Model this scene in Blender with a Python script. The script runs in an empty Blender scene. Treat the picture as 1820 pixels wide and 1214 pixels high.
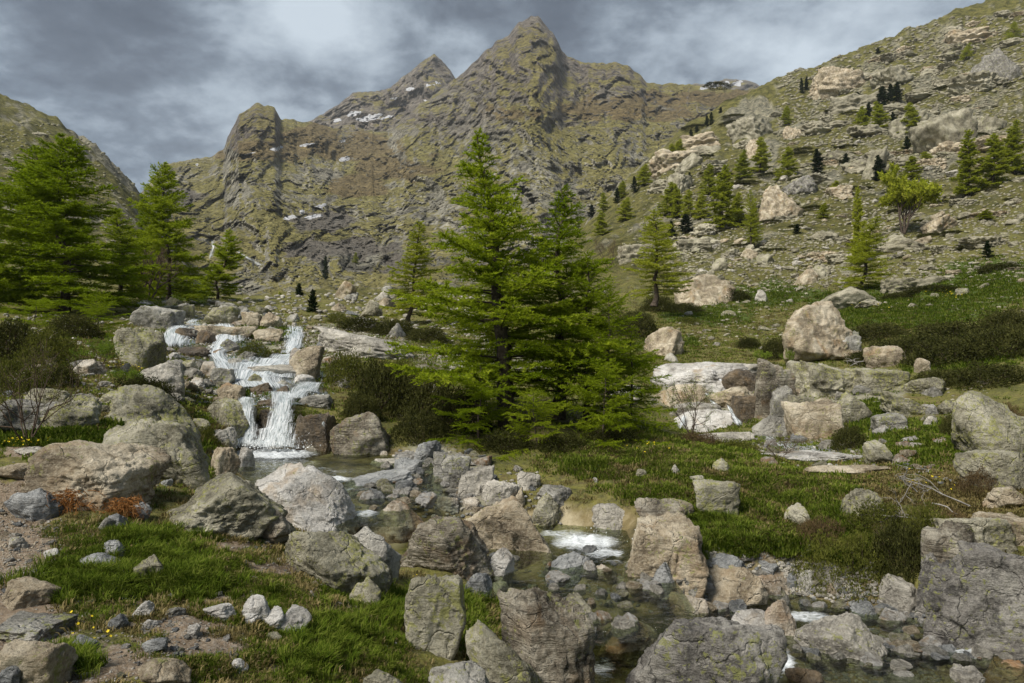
import bpy, math, random
import numpy as np
C = bpy.context.scene
R = math.radians
# ------------------------------------------------------------------ camera, world, sun, exposure
F = 1213.33; CU = 910.0; CV = 607.0        # focal length and centre in photo pixels (1820 x 1214)
cam = bpy.data.cameras.new('camera'); cam.lens = 24; cam.sensor_width = 36; cam.clip_start = .1; cam.clip_end = 9000
camo = bpy.data.objects.new('camera', cam); C.collection.objects.link(camo)
camo.location = (0, 0, 0); camo.rotation_euler = (R(90), 0, 0); C.camera = camo

SUN_EL, SUN_AZ = 50, -132                  # azimuth from +Y clockwise
world = bpy.data.worlds.new('World'); C.world = world; world.use_nodes = True
wn = world.node_tree; wn.nodes.clear()
def N(t, typ, **k):
    n = t.nodes.new(typ)
    for a, b in k.items():
        if a.startswith('in_'):
            key = a[3:]
            n.inputs[int(key) if key.isdigit() else key.replace('_', ' ')].default_value = b
        else: setattr(n, a, b)
    return n
def build_world():
    t = wn; L = t.links.new
    tc = N(t, 'ShaderNodeTexCoord')
    sky = N(t, 'ShaderNodeTexSky'); sky.sky_type = 'NISHITA'; sky.sun_disc = False
    sky.sun_elevation = R(SUN_EL); sky.sun_rotation = R(SUN_AZ); sky.altitude = 1800
    skm = N(t, 'ShaderNodeMixRGB', blend_type='MULTIPLY', in_Fac=1.0); L(sky.outputs[0], skm.inputs[1]); skm.inputs[2].default_value = (.1, .1, .1, 1)
    # clouds: direction flattened towards the horizon like a real cloud deck
    sep = N(t, 'ShaderNodeSeparateXYZ'); L(tc.outputs['Generated'], sep.inputs[0])
    ab = N(t, 'ShaderNodeMath', operation='ABSOLUTE'); L(sep.outputs[2], ab.inputs[0])
    ad = N(t, 'ShaderNodeMath', operation='ADD', in_1=.32); L(ab.outputs[0], ad.inputs[0])
    dv = N(t, 'ShaderNodeVectorMath', operation='DIVIDE'); L(tc.outputs['Generated'], dv.inputs[0])
    cb = N(t, 'ShaderNodeCombineXYZ'); [L(ad.outputs[0], cb.inputs[i]) for i in range(3)]; L(cb.outputs[0], dv.inputs[1])
    mp = N(t, 'ShaderNodeMapping'); mp.inputs['Scale'].default_value = (1, 1, 1.1); mp.inputs['Location'].default_value = (3.1, 1.7, .4)
    L(dv.outputs[0], mp.inputs[0])
    n1 = N(t, 'ShaderNodeTexNoise', in_Scale=1.25, in_Detail=8.0, in_Roughness=.5, in_Distortion=.15); L(mp.outputs[0], n1.inputs['Vector'])
    n2 = N(t, 'ShaderNodeTexNoise', in_Scale=4.2, in_Detail=12.0, in_Roughness=.62, in_Distortion=.1); L(mp.outputs[0], n2.inputs['Vector'])
    def blob(u, v, r, amp):
        d = np.array([(u-CU)/F, 1, (CV-v)/F]); d /= np.linalg.norm(d)
        dp = N(t, 'ShaderNodeVectorMath', operation='DOT_PRODUCT'); dp.inputs[1].default_value = tuple(d); L(tc.outputs['Generated'], dp.inputs[0])
        mr = N(t, 'ShaderNodeMapRange', interpolation_type='SMOOTHERSTEP'); mr.inputs['From Min'].default_value = math.cos(r); mr.inputs['From Max'].default_value = 1
        mr.inputs['To Min'].default_value = 0; mr.inputs['To Max'].default_value = amp; L(dp.outputs['Value'], mr.inputs[0]); return mr.outputs[0]
    s = N(t, 'ShaderNodeMath', operation='MULTIPLY_ADD', in_1=.72); L(n2.outputs[0], s.inputs[0]); 
    s0 = N(t, 'ShaderNodeMath', operation='MULTIPLY', in_1=.34); L(n1.outputs[0], s0.inputs[0]); L(s0.outputs[0], s.inputs[2])
    cur = s.outputs[0]
    for b in ((565, 75, .13, .07), (640, 20, .12, .07), (1490, 40, .15, .07), (1390, 90, .10, .04), (340, 230, .13, .05), (1130, 130, .14, .05), (1640, 60, .16, .06), (830, 150, .1, .05),
              (100, 130, .30, -.05), (200, 170, .16, -.06), (700, 90, .12, -.09), (1130, 40, .18, -.07), (1340, 60, .12, -.05)):
        a = N(t, 'ShaderNodeMath', operation='ADD'); L(cur, a.inputs[0]); L(blob(*b), a.inputs[1]); cur = a.outputs[0]
    rp = N(t, 'ShaderNodeValToRGB'); L(cur, rp.inputs[0]); e = rp.color_ramp.elements
    e[0].position = .36; e[0].color = (.024, .031, .041, 1); e[1].position = .75; e[1].color = (.27, .305, .335, 1)
    for p, c in ((.455, (.044, .054, .068, 1)), (.53, (.080, .098, .118, 1)), (.615, (.165, .193, .220, 1))):
        q = e.new(p); q.color = c
    mx = N(t, 'ShaderNodeMixRGB', in_Fac=.93); L(skm.outputs[0], mx.inputs[1]); L(rp.outputs[0], mx.inputs[2])
    bg = N(t, 'ShaderNodeBackground', in_Strength=1.0); L(mx.outputs[0], bg.inputs[0])
    o = N(t, 'ShaderNodeOutputWorld'); L(bg.outputs[0], o.inputs[0])
build_world()
sl = bpy.data.lights.new('sun', 'SUN'); sl.energy = 2.15; sl.angle = R(18); sl.color = (1, .94, .84)
so = bpy.data.objects.new('sun', sl); C.collection.objects.link(so)
so.rotation_euler = (R(90-SUN_EL), 0, R(180-SUN_AZ) if False else -R(SUN_AZ)+math.pi)
C.view_settings.view_transform = 'Standard'; C.view_settings.look = 'None'; C.view_settings.gamma = 1
C.view_settings.use_curve_mapping = False; C.view_settings.exposure = 1.25
C.render.engine = 'CYCLES'
cy = C.cycles; cy.max_bounces = 6; cy.transparent_max_bounces = 12; cy.diffuse_bounces = 3; cy.glossy_bounces = 2; cy.transmission_bounces = 4
cy.volume_bounces = 1; cy.use_denoising = True
rng = np.random.default_rng(7); random.seed(7)

# ------------------------------------------------------------------ numpy noise
def _h(ix, iy, iz, s):
    h = (ix*374761393 + iy*668265263 + iz*2147483647 + s*1274126177) & 0xffffffff
    h = ((h ^ (h >> 13))*1274126177) & 0xffffffff
    h = ((h ^ (h >> 15))*2246822519) & 0xffffffff
    return h ^ (h >> 16)
def noise(p, s=0):
    p = np.asarray(p, float); i = np.floor(p).astype(np.int64); f = p-i
    w = f*f*f*(f*(f*6-15)+10); out = 0
    for dx in (0, 1):
        wx = w[..., 0] if dx else 1-w[..., 0]
        for dy in (0, 1):
            wy = w[..., 1] if dy else 1-w[..., 1]
            for dz in (0, 1):
                wz = w[..., 2] if dz else 1-w[..., 2]
                h = _h(i[..., 0]+dx, i[..., 1]+dy, i[..., 2]+dz, s)
                g = ((h & 1023)/511.5-1)*(f[..., 0]-dx)+(((h >> 10) & 1023)/511.5-1)*(f[..., 1]-dy)+(((h >> 20) & 1023)/511.5-1)*(f[..., 2]-dz)
                out = out+wx*wy*wz*g
    return out*1.4
def fbm(p, o=5, s=0, g=.5, l=2.03):
    p = np.asarray(p, float); a = 1; r = 0
    for k in range(o):
        r = r+a*noise(p, s+k); p = p*l+7.3; a *= g
    return r
def ridged(p, o=5, s=0, g=.5, l=2.07):
    p = np.asarray(p, float); a = 1; r = 0
    for k in range(o):
        r = r+a*(1-2*np.abs(noise(p, s+k))*1.6); p = p*l+3.1; a *= g
    return r*.5
def facet(p, s=0, tilt=.9):
    """random tilted planes cell by cell: broken rock faces with sharp edges between them"""
    p = np.asarray(p, float); nd = p.shape[-1]; i0 = np.floor(p).astype(np.int64); best = np.full(p.shape[:-1], 9e9); val = np.zeros(p.shape[:-1])
    rngs = [(-1, 0, 1)]*nd
    import itertools
    for off in itertools.product(*rngs):
        c = i0+np.array(off); cz = c[..., 2] if nd > 2 else 0*c[..., 0]; h = _h(c[..., 0], c[..., 1], cz, s); h2 = _h(c[..., 0], c[..., 1], cz, s+77)
        r = [((h >> k) & 1023)/1023. for k in (0, 10, 20)]; q = [((h2 >> k) & 1023)/511.5-1 for k in (0, 10, 20)]
        dd = [p[..., k]-(c[..., k]+.1+.8*r[k]) for k in range(nd)]; d2 = sum(x*x for x in dd)
        v = (((h >> 5) & 1023)/511.5-1)*.5+tilt*sum(q[k]*dd[k] for k in range(nd)); m = d2 < best; best = np.where(m, d2, best); val = np.where(m, v, val)
    return val
def P3(*a): return np.stack(np.broadcast_arrays(*a), -1)
def sstep(a, b, x):
    t = np.clip((x-a)/(b-a), 0, 1); return t*t*(3-2*t)

# ------------------------------------------------------------------ mesh helpers
def mesh(name, V, Fc, mats=(), smooth=True, attrs=None):
    V = np.asarray(V, np.float32).reshape(-1, 3); Fc = np.asarray(Fc, np.int32); k = Fc.shape[1]; n = len(Fc)
    m = bpy.data.meshes.new(name); m.vertices.add(len(V)); m.vertices.foreach_set('co', V.ravel())
    m.loops.add(n*k); m.loops.foreach_set('vertex_index', Fc.ravel())
    m.polygons.add(n); m.polygons.foreach_set('loop_start', np.arange(0, n*k, k, dtype=np.int32))
    m.polygons.foreach_set('loop_total', np.full(n, k, np.int32))
    if smooth: m.polygons.foreach_set('use_smooth', np.ones(n, bool))
    for a, d in (attrs or {}).items():
        at = m.attributes.new(a, 'FLOAT', 'POINT'); at.data.foreach_set('value', np.asarray(d, np.float32).ravel())
    for x in mats: m.materials.append(x)
    m.update(calc_edges=True); return m
def link(name, me, loc=(0, 0, 0), rz=0, sc=(1, 1, 1), parent=None, label=None, cat=None, group=None, kind=None):
    o = bpy.data.objects.new(name, me); C.collection.objects.link(o); o.location = loc; o.rotation_euler = (0, 0, rz); o.scale = sc
    if parent: o.parent = parent
    if label: o['label'] = label
    if cat: o['category'] = cat
    if group: o['group'] = group
    if kind: o['kind'] = kind
    return o
def gridfaces(nr, nc):
    i = np.arange(nr*nc).reshape(nr, nc)
    return np.stack([i[:-1, :-1], i[:-1, 1:], i[1:, 1:], i[1:, :-1]], -1).reshape(-1, 4)

# ------------------------------------------------------------------ materials
def newmat(name):
    m = bpy.data.materials.new(name); m.use_nodes = True; t = m.node_tree; t.nodes.clear(); return m, t
def out(t, sh, disp=None):
    o = N(t, 'ShaderNodeOutputMaterial'); t.links.new(sh, o.inputs[0])
def c4(c): return (c[0], c[1], c[2], 1)
def ramp(t, src, stops):
    r = N(t, 'ShaderNodeValToRGB'); t.links.new(src, r.inputs[0]); e = r.color_ramp.elements
    e[0].position = stops[0][0]; e[0].color = c4(stops[0][1]); e[1].position = stops[-1][0]; e[1].color = c4(stops[-1][1])
    for p, c in stops[1:-1]:
        q = e.new(p); q.color = c4(c)
    return r.outputs[0]
def nz(t, vec, sc, det=5., ro=.55, di=0., w=None):
    n = N(t, 'ShaderNodeTexNoise', in_Scale=sc, in_Detail=det, in_Roughness=ro, in_Distortion=di); t.links.new(vec, n.inputs['Vector']); return n.outputs[0]
def mr(t, src, a, b, c=0., d=1.):
    n = N(t, 'ShaderNodeMapRange'); t.links.new(src, n.inputs[0])
    for i, x in enumerate((a, b, c, d)): n.inputs[i+1].default_value = x
    return n.outputs[0]
def mth(t, op, a, b=None):
    n = N(t, 'ShaderNodeMath', operation=op)
    for i, x in enumerate((a, b)):
        if x is None: continue
        if isinstance(x, (int, float)): n.inputs[i].default_value = x
        else: t.links.new(x, n.inputs[i])
    return n.outputs[0]
def mix(t, f, a, b, mode='MIX'):
    n = N(t, 'ShaderNodeMixRGB', blend_type=mode)
    for i, x in enumerate((f, a, b)):
        if isinstance(x, (int, float)): n.inputs[i].default_value = x
        elif isinstance(x, tuple): n.inputs[i].default_value = c4(x)
        else: t.links.new(x, n.inputs[i])
    return n.outputs[0]
def attr(t, name):
    n = N(t, 'ShaderNodeAttribute', attribute_name=name); return n.outputs['Fac']
def bsdf(t, col, rough=.85, bump=None, dist=.02, strength=.8, spec=.3, coat=None):
    b = N(t, 'ShaderNodeBsdfPrincipled'); b.inputs['Specular IOR Level'].default_value = spec
    if isinstance(col, tuple): b.inputs['Base Color'].default_value = c4(col)
    else: t.links.new(col, b.inputs['Base Color'])
    if isinstance(rough, float): b.inputs['Roughness'].default_value = rough
    else: t.links.new(rough, b.inputs['Roughness'])
    if bump is not None:
        bp = N(t, 'ShaderNodeBump', in_Strength=strength, in_Distance=dist); t.links.new(bump, bp.inputs['Height']); t.links.new(bp.outputs[0], b.inputs['Normal'])
    return b.outputs[0]

def rock_mat(name, lo, mid, hi, lichen=.3, licol=(.30, .31, .10), stain=0., stcol=(.36, .17, .05), dark=.2, rough=.85, sc=1., strata=0.):
    m, t = newmat(name); L = t.links.new
    tc = N(t, 'ShaderNodeTexCoord'); oi = N(t, 'ShaderNodeObjectInfo')
    off = N(t, 'ShaderNodeVectorMath', operation='SCALE'); off.inputs[0].default_value = (37, 53, 71); L(oi.outputs['Random'], off.inputs['Scale'])
    ad = N(t, 'ShaderNodeVectorMath', operation='ADD'); L(tc.outputs['Object'], ad.inputs[0]); L(off.outputs[0], ad.inputs[1])
    sc_ = N(t, 'ShaderNodeVectorMath', operation='SCALE'); L(ad.outputs[0], sc_.inputs[0]); sc_.inputs['Scale'].default_value = sc
    v = sc_.outputs[0]
    big = nz(t, v, 1.6, 9., .62, .6); fine = nz(t, v, 26., 8., .74); spk = nz(t, v, 70., 3., .6)
    col = ramp(t, big, ((.38, lo), (.5, mid), (.61, hi)))
    col = mix(t, mr(t, fine, .46, .72, 0., .85), col, hi); col = mix(t, mr(t, fine, .46, .28, 0., .8), col, lo)
    col = mix(t, mr(t, spk, .52, .62, 0., .35), col, lo)
    # veins / foliation
    mp = N(t, 'ShaderNodeMapping'); L(v, mp.inputs[0]); mp.inputs['Rotation'].default_value = (.5, .7, .3); mp.inputs['Scale'].default_value = (1.2, 1.2, 9)
    st = nz(t, mp.outputs[0], 1.5, 7., .65, .8)
    col = mix(t, mr(t, st, .5, .72, 0., .25+.5*strata), col, lo)
    if stain > 0:
        sm = nz(t, v, 1.1, 4., .6, .8); col = mix(t, mr(t, sm, .62-.3*stain, .78-.25*stain, 0., .9), col, stcol)
    # dark lichen and yellow-green map lichen
    dk = nz(t, v, 6., 9., .72, .3); col = mix(t, mr(t, dk, .62-.14*dark, .72-.14*dark, 0., .75), col, (.035, .033, .03))
    if lichen > 0:
        g1 = nz(t, v, 2.2, 3., .5); g2 = nz(t, v, 17., 6., .7, .5)
        s = mth(t, 'ADD', mth(t, 'MULTIPLY', g1, .5), g2); col = mix(t, mr(t, s, .90-.15*lichen, .95-.15*lichen, 0., .8), col, licol)
    vo = N(t, 'ShaderNodeTexVoronoi', feature='DISTANCE_TO_EDGE', in_Scale=1.7); 
    wv = N(t, 'ShaderNodeVectorMath', operation='ADD'); L(v, wv.inputs[0]); 
    wn_ = N(t, 'ShaderNodeTexNoise', in_Scale=2.2, in_Detail=5.0); L(v, wn_.inputs['Vector']); L(wn_.outputs[1], wv.inputs[1]); L(wv.outputs[0], vo.inputs['Vector'])
    crack = mr(t, vo.outputs['Distance'], 0., .035, 0., 1.)
    h = mth(t, 'ADD', mth(t, 'MULTIPLY', big, 1.6), mth(t, 'MULTIPLY', fine, .55)); h = mth(t, 'ADD', h, mth(t, 'MULTIPLY', crack, .28))
    h = mth(t, 'ADD', h, mth(t, 'MULTIPLY', st, .5+1.2*strata)); h = mth(t, 'ADD', h, mth(t, 'MULTIPLY', spk, .12))
    out(t, bsdf(t, col, rough, h, .09, 1., .3 if rough > .5 else .5)); return m
M = {}
M['grey'] = rock_mat('grey_rock', (.12, .115, .10), (.28, .268, .235), (.54, .52, .465), .3)
M['lichen'] = rock_mat('lichen_rock', (.12, .11, .075), (.28, .262, .19), (.53, .50, .39), .72, (.34, .34, .11))
M['white'] = rock_mat('white_rock', (.28, .26, .23), (.56, .54, .50), (.76, .74, .70), .05, dark=.0, stain=.25, stcol=(.42, .30, .17))
M['pale'] = rock_mat('pale_rock', (.19, .175, .15), (.42, .395, .34), (.68, .64, .56), .15, dark=.15)
M['tan'] = rock_mat('tan_rock', (.17, .135, .09), (.39, .32, .22), (.66, .585, .45), .25, stain=.2, stcol=(.36, .23, .12))
M['rust'] = rock_mat('rust_rock', (.20, .16, .11), (.46, .40, .31), (.72, .67, .59), .0, stain=.5, stcol=(.36, .19, .075), dark=.1)
M['dark'] = rock_mat('dark_rock', (.09, .085, .08), (.22, .205, .185), (.42, .40, .36), .42, dark=.72)
M['strata'] = rock_mat('layered_rock', (.085, .07, .05), (.26, .225, .17), (.52, .48, .39), .4, stain=.22, stcol=(.28, .17, .08), dark=.45, strata=1.)
M['wet'] = rock_mat('wet_rock', (.035, .028, .02), (.11, .085, .055), (.24, .185, .12), .0, stain=.3, stcol=(.22, .14, .06), dark=.4, rough=.32)
M['blue'] = rock_mat('blue_grey_rock', (.12, .125, .13), (.27, .28, .28), (.50, .505, .495), .05, dark=.1, strata=.5)
M['hill'] = rock_mat('hill_rock', (.11, .098, .068), (.25, .23, .165), (.45, .42, .32), .35, (.32, .32, .17), dark=.4, sc=.35)

def ground_mat(name, far=False):
    m, t = newmat(name); L = t.links.new
    tc = N(t, 'ShaderNodeTexCoord'); v = tc.outputs['Object']
    geo = N(t, 'ShaderNodeNewGeometry')
    a_gr, a_dirt, a_wet, a_rock = attr(t, 'grass'), attr(t, 'dirt'), attr(t, 'bed'), attr(t, 'rock')
    n1 = nz(t, v, 1.3, 8., .62, .4); n2 = nz(t, v, 9., 8., .7); n3 = nz(t, v, 45., 5., .65); nb = nz(t, v, .13, 6., .6)
    rock = ramp(t, n1, ((.3, (.13, .12, .09)), (.5, (.25, .235, .18)), (.7, (.38, .355, .28))))
    rock = mix(t, mr(t, n2, .45, .75, 0., .6), rock, (.12, .11, .09))
    lic = nz(t, v, 3., 9., .75); rock = mix(t, mr(t, lic, .5, .62, 0., .5), rock, (.30, .31, .17))
    grassc = ramp(t, n2, ((.3, (.035, .055, .012)), (.5, (.075, .11, .022)), (.72, (.15, .16, .045))))
    olive = ramp(t, n1, ((.3, (.07, .078, .016)), (.5, (.17, .165, .036)), (.7, (.30, .27, .075))))
    olive = mix(t, mr(t, n2, .42, .62, 0., .8), olive, (.045, .045, .02)); olive = mix(t, mr(t, n3, .5, .68, 0., .6), olive, (.26, .24, .13))
    dirt = ramp(t, n2, ((.28, (.10, .070, .042)), (.5, (.22, .165, .112)), (.72, (.38, .32, .245))))
    dirt = mix(t, mr(t, n3, .5, .66, 0., .6), dirt, (.36, .33, .29))
    bed = ramp(t, n1, ((.36, (.06, .055, .028)), (.5, (.22, .175, .085)), (.64, (.44, .38, .25))))
    soil = ramp(t, n2, ((.3, (.05, .035, .02)), (.6, (.13, .09, .055))))
    # base: olive turf with soil showing, bare rock by attribute
    base = mix(t, mr(t, n1, .52, .68, 0., .6), olive, soil)
    f = mth(t, 'ADD', a_rock, mth(t, 'SUBTRACT', mth(t, 'MULTIPLY', n2, 1.6), .8)); base = mix(t, mr(t, f, .35, .6), base, rock)
    f = mth(t, 'ADD', a_gr, mth(t, 'SUBTRACT', mth(t, 'MULTIPLY', n1, 1.2), .6)); base = mix(t, mr(t, f, .35, .65), base, grassc)
    f = mth(t, 'ADD', a_dirt, mth(t, 'SUBTRACT', mth(t, 'MULTIPLY', n2, .9), .45)); base = mix(t, mr(t, f, .4, .6), base, dirt)
    base = mix(t, mr(t, a_wet, .3, .7), base, bed)
    nc = nz(t, v, .34, 9., .72, .3); far_ = attr(t, 'far'); tone = ramp(t, nc, ((.40, (.48, .5, .44)), (.5, (1., 1., 1.)), (.58, (1.45, 1.4, 1.3)))); base = mix(t, far_, base, mix(t, 1., base, tone, 'MULTIPLY'))
    h = mth(t, 'ADD', mth(t, 'MULTIPLY', n1, 1.2), mth(t, 'MULTIPLY', n2, .5)); h = mth(t, 'ADD', h, mth(t, 'MULTIPLY', n3, .14)); h = mth(t, 'ADD', h, mth(t, 'MULTIPLY', mth(t, 'MULTIPLY', nc, far_), 22.))
    out(t, bsdf(t, base, .9, h, .12, .9, .2)); return m
M['ground'] = ground_mat('turf_and_stone')

def mountain_mat(name, bright=1.):
    m, t = newmat(name); L = t.links.new
    geo = N(t, 'ShaderNodeNewGeometry'); tc = N(t, 'ShaderNodeTexCoord')
    # log-polar style scale: textures sized for a massif some hundred metres off
    v = tc.outputs['Object']
    sep = N(t, 'ShaderNodeSeparateXYZ'); L(geo.outputs['Normal'], sep.inputs[0]); nzz = sep.outputs[2]
    hi = attr(t, 'high'); snow = attr(t, 'snow'); scree = attr(t, 'scree'); brown = attr(t, 'ochre'); rel = attr(t, 'relief')
    n0 = nz(t, v, .008, 6., .6, .4); n1 = nz(t, v, .035, 9., .66, .8); n2 = nz(t, v, .16, 8., .7, .5); n3 = nz(t, v, .7, 6., .7)
    mp = N(t, 'ShaderNodeMapping'); L(v, mp.inputs[0]); mp.inputs['Rotation'].default_value = (.1, .35, .2); mp.inputs['Scale'].default_value = (.12, .06, .018)
    st = nz(t, mp.outputs[0], 1., 8., .68, .7)
    rockl = ramp(t, n1, ((.34, (.20, .19, .155)), (.48, (.40, .38, .31)), (.62, (.60, .57, .48))))
    rockl = mix(t, mr(t, n2, .42, .7, 0., .75), rockl, (.17, .16, .10))
    rockl = mix(t, mr(t, st, .53, .64, 0., .8), rockl, (.06, .055, .055))
    rockh = ramp(t, n1, ((.32, (.10, .09, .082)), (.5, (.22, .195, .17)), (.68, (.36, .32, .265))))
    rockh = mix(t, mr(t, n2, .46, .72, 0., .5), rockh, (.20, .13, .085))
    rock = mix(t, mr(t, mth(t, 'ADD', hi, mth(t, 'MULTIPLY', n1, .6)), .55, .95), rockl, rockh)
    gl = ramp(t, n2, ((.3, (.13, .12, .035)), (.5, (.28, .25, .075)), (.7, (.42, .37, .15))))
    gh = ramp(t, n2, ((.3, (.11, .09, .042)), (.5, (.22, .165, .07)), (.7, (.35, .27, .14))))
    turf = mix(t, mr(t, mth(t, 'ADD', brown, mth(t, 'MULTIPLY', n1, .5)), .45, .95), gl, gh)
    vw = N(t, 'ShaderNodeVectorMath', operation='ADD'); wn2 = N(t, 'ShaderNodeTexNoise', in_Scale=.06, in_Detail=5.0); L(v, wn2.inputs['Vector']); ws = N(t, 'ShaderNodeVectorMath', operation='SCALE'); L(wn2.outputs[1], ws.inputs[0]); ws.inputs['Scale'].default_value = 22.; L(v, vw.inputs[0]); L(ws.outputs[0], vw.inputs[1])
    vm = N(t, 'ShaderNodeMapping'); L(vw.outputs[0], vm.inputs[0]); vm.inputs['Rotation'].default_value = (0, .65, 0); vm.inputs['Scale'].default_value = (.08, .08, .2)
    vc = N(t, 'ShaderNodeTexVoronoi', in_Scale=1.); L(vm.outputs[0], vc.inputs['Vector']); cs = N(t, 'ShaderNodeSeparateColor'); L(vc.outputs['Color'], cs.inputs[0])
    vd = N(t, 'ShaderNodeTexVoronoi', feature='DISTANCE_TO_EDGE', in_Scale=1.); L(vm.outputs[0], vd.inputs['Vector']); ve = mr(t, vd.outputs['Distance'], 0., .12)
    rock = mix(t, mr(t, cs.outputs[0], .55, 1., 0., .6), rock, mix(t, .5, rock, (.50, .46, .38))); rock = mix(t, mr(t, cs.outputs[1], .7, 1., 0., .45), rock, (.10, .095, .085))
    # turf keeps to ledges and gentler ground, broken up by noise
    f = mth(t, 'ADD', nzz, mth(t, 'MULTIPLY', mth(t, 'SUBTRACT', n1, .5), 1.6)); f = mth(t, 'ADD', f, mth(t, 'MULTIPLY', mth(t, 'SUBTRACT', n2, .5), 1.1))
    f = mth(t, 'ADD', f, mth(t, 'MULTIPLY', mth(t, 'SUBTRACT', rel, .5), .6)); f = mth(t, 'ADD', f, mth(t, 'MULTIPLY', mth(t, 'SUBTRACT', n0, .5), 1.5))
    n4 = nz(t, v, .09, 9., .78, .3); col = mix(t, mr(t, f, .79, .94, 0., .9), rock, turf); col = mix(t, .8, col, ramp(t, n4, ((.38, (.5, .5, .5)), (.5, (1., 1., 1.)), (.6, (1.4, 1.4, 1.33)))), 'MULTIPLY')
    sc_ = ramp(t, n3, ((.35, (.13, .115, .095)), (.6, (.27, .245, .205)))); 
    f = mth(t, 'ADD', scree, mth(t, 'MULTIPLY', mth(t, 'SUBTRACT', n2, .5), 1.)); col = mix(t, mr(t, f, .4, .7), col, sc_)
    f = mth(t, 'ADD', snow, mth(t, 'MULTIPLY', mth(t, 'SUBTRACT', n2, .5), .3)); col = mix(t, mr(t, f, .40, .50), col, (.78, .79, .82))
    h = mth(t, 'ADD', mth(t, 'MULTIPLY', n1, 9.), mth(t, 'MULTIPLY', n2, 3.2)); h = mth(t, 'ADD', h, mth(t, 'MULTIPLY', n3, .8)); h = mth(t, 'ADD', h, mth(t, 'MULTIPLY', st, 3.)); h = mth(t, 'ADD', h, mth(t, 'MULTIPLY', ve, 2.2)); h = mth(t, 'ADD', h, mth(t, 'MULTIPLY', cs.outputs[2], 2.))
    out(t, bsdf(t, col, .9, h, 1.4, 1., .15)); return m
M['mountain'] = mountain_mat('mountain_rock_and_turf')

def leaf_mat(name, a, b, c, trans=.35):
    m, t = newmat(name); L = t.links.new
    tc = N(t, 'ShaderNodeTexCoord'); oi = N(t, 'ShaderNodeObjectInfo')
    n = nz(t, tc.outputs['Object'], 2.4, 5., .6); ti = attr(t, 'tint')
    s = mth(t, 'ADD', mth(t, 'MULTIPLY', ti, .55), mth(t, 'MULTIPLY', n, .5)); s = mth(t, 'ADD', s, mth(t, 'MULTIPLY', mth(t, 'SUBTRACT', oi.outputs['Random'], .5), .22))
    col = ramp(t, s, ((.22, a), (.5, b), (.82, c)))
    d = N(t, 'ShaderNodeBsdfDiffuse'); L(col, d.inputs[0]); tr = N(t, 'ShaderNodeBsdfTranslucent'); L(col, tr.inputs[0])
    mx = N(t, 'ShaderNodeMixShader', in_Fac=trans); L(d.outputs[0], mx.inputs[1]); L(tr.outputs[0], mx.inputs[2]); out(t, mx.outputs[0]); return m
M['larch'] = leaf_mat('larch_needles', (.085, .135, .006), (.23, .31, .014), (.42, .48, .04), .5)
M['larch_pale'] = leaf_mat('young_larch_needles', (.19, .23, .018), (.36, .40, .035), (.50, .52, .07), .5)
M['pine'] = leaf_mat('dark_pine_needles', (.008, .016, .006), (.018, .034, .012), (.04, .065, .02), .15)
M['juniper'] = leaf_mat('dark_shrub_leaves', (.022, .024, .008), (.055, .060, .018), (.12, .12, .038), .2)
M['shrub'] = leaf_mat('shrub_leaves', (.05, .06, .015), (.11, .12, .025), (.21, .22, .045), .3)
M['fresh'] = leaf_mat('fresh_leaves', (.10, .17, .02), (.19, .28, .03), (.30, .38, .06), .4)
M['grass'] = leaf_mat('grass_blades', (.05, .085, .010), (.11, .16, .016), (.24, .27, .055), .35)
M['dry'] = leaf_mat('dry_grass_blades', (.10, .085, .03), (.20, .16, .065), (.32, .26, .13), .3)
M['bracken'] = leaf_mat('dead_bracken', (.12, .05, .015), (.27, .12, .04), (.42, .24, .10), .2)
M['heath'] = leaf_mat('brown_heath_twigs', (.06, .04, .022), (.12, .085, .045), (.18, .13, .06), .2)
def simple(name, a, b, sc=12., rough=.9):
    m, t = newmat(name); tc = N(t, 'ShaderNodeTexCoord'); n = nz(t, tc.outputs['Object'], sc, 6., .65)
    out(t, bsdf(t, ramp(t, n, ((.35, a), (.65, b))), rough, n, .01, .6, .2)); return m
M['bark'] = simple('larch_bark', (.035, .026, .02), (.115, .09, .07), 14.)
M['deadwood'] = simple('bleached_dead_wood', (.18, .165, .15), (.38, .36, .33), 20.)
M['twig'] = simple('bare_twigs', (.06, .04, .03), (.15, .11, .08), 20.)
M['petal'] = simple('yellow_petals', (.75, .55, .02), (.85, .68, .04), 20.)

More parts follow.
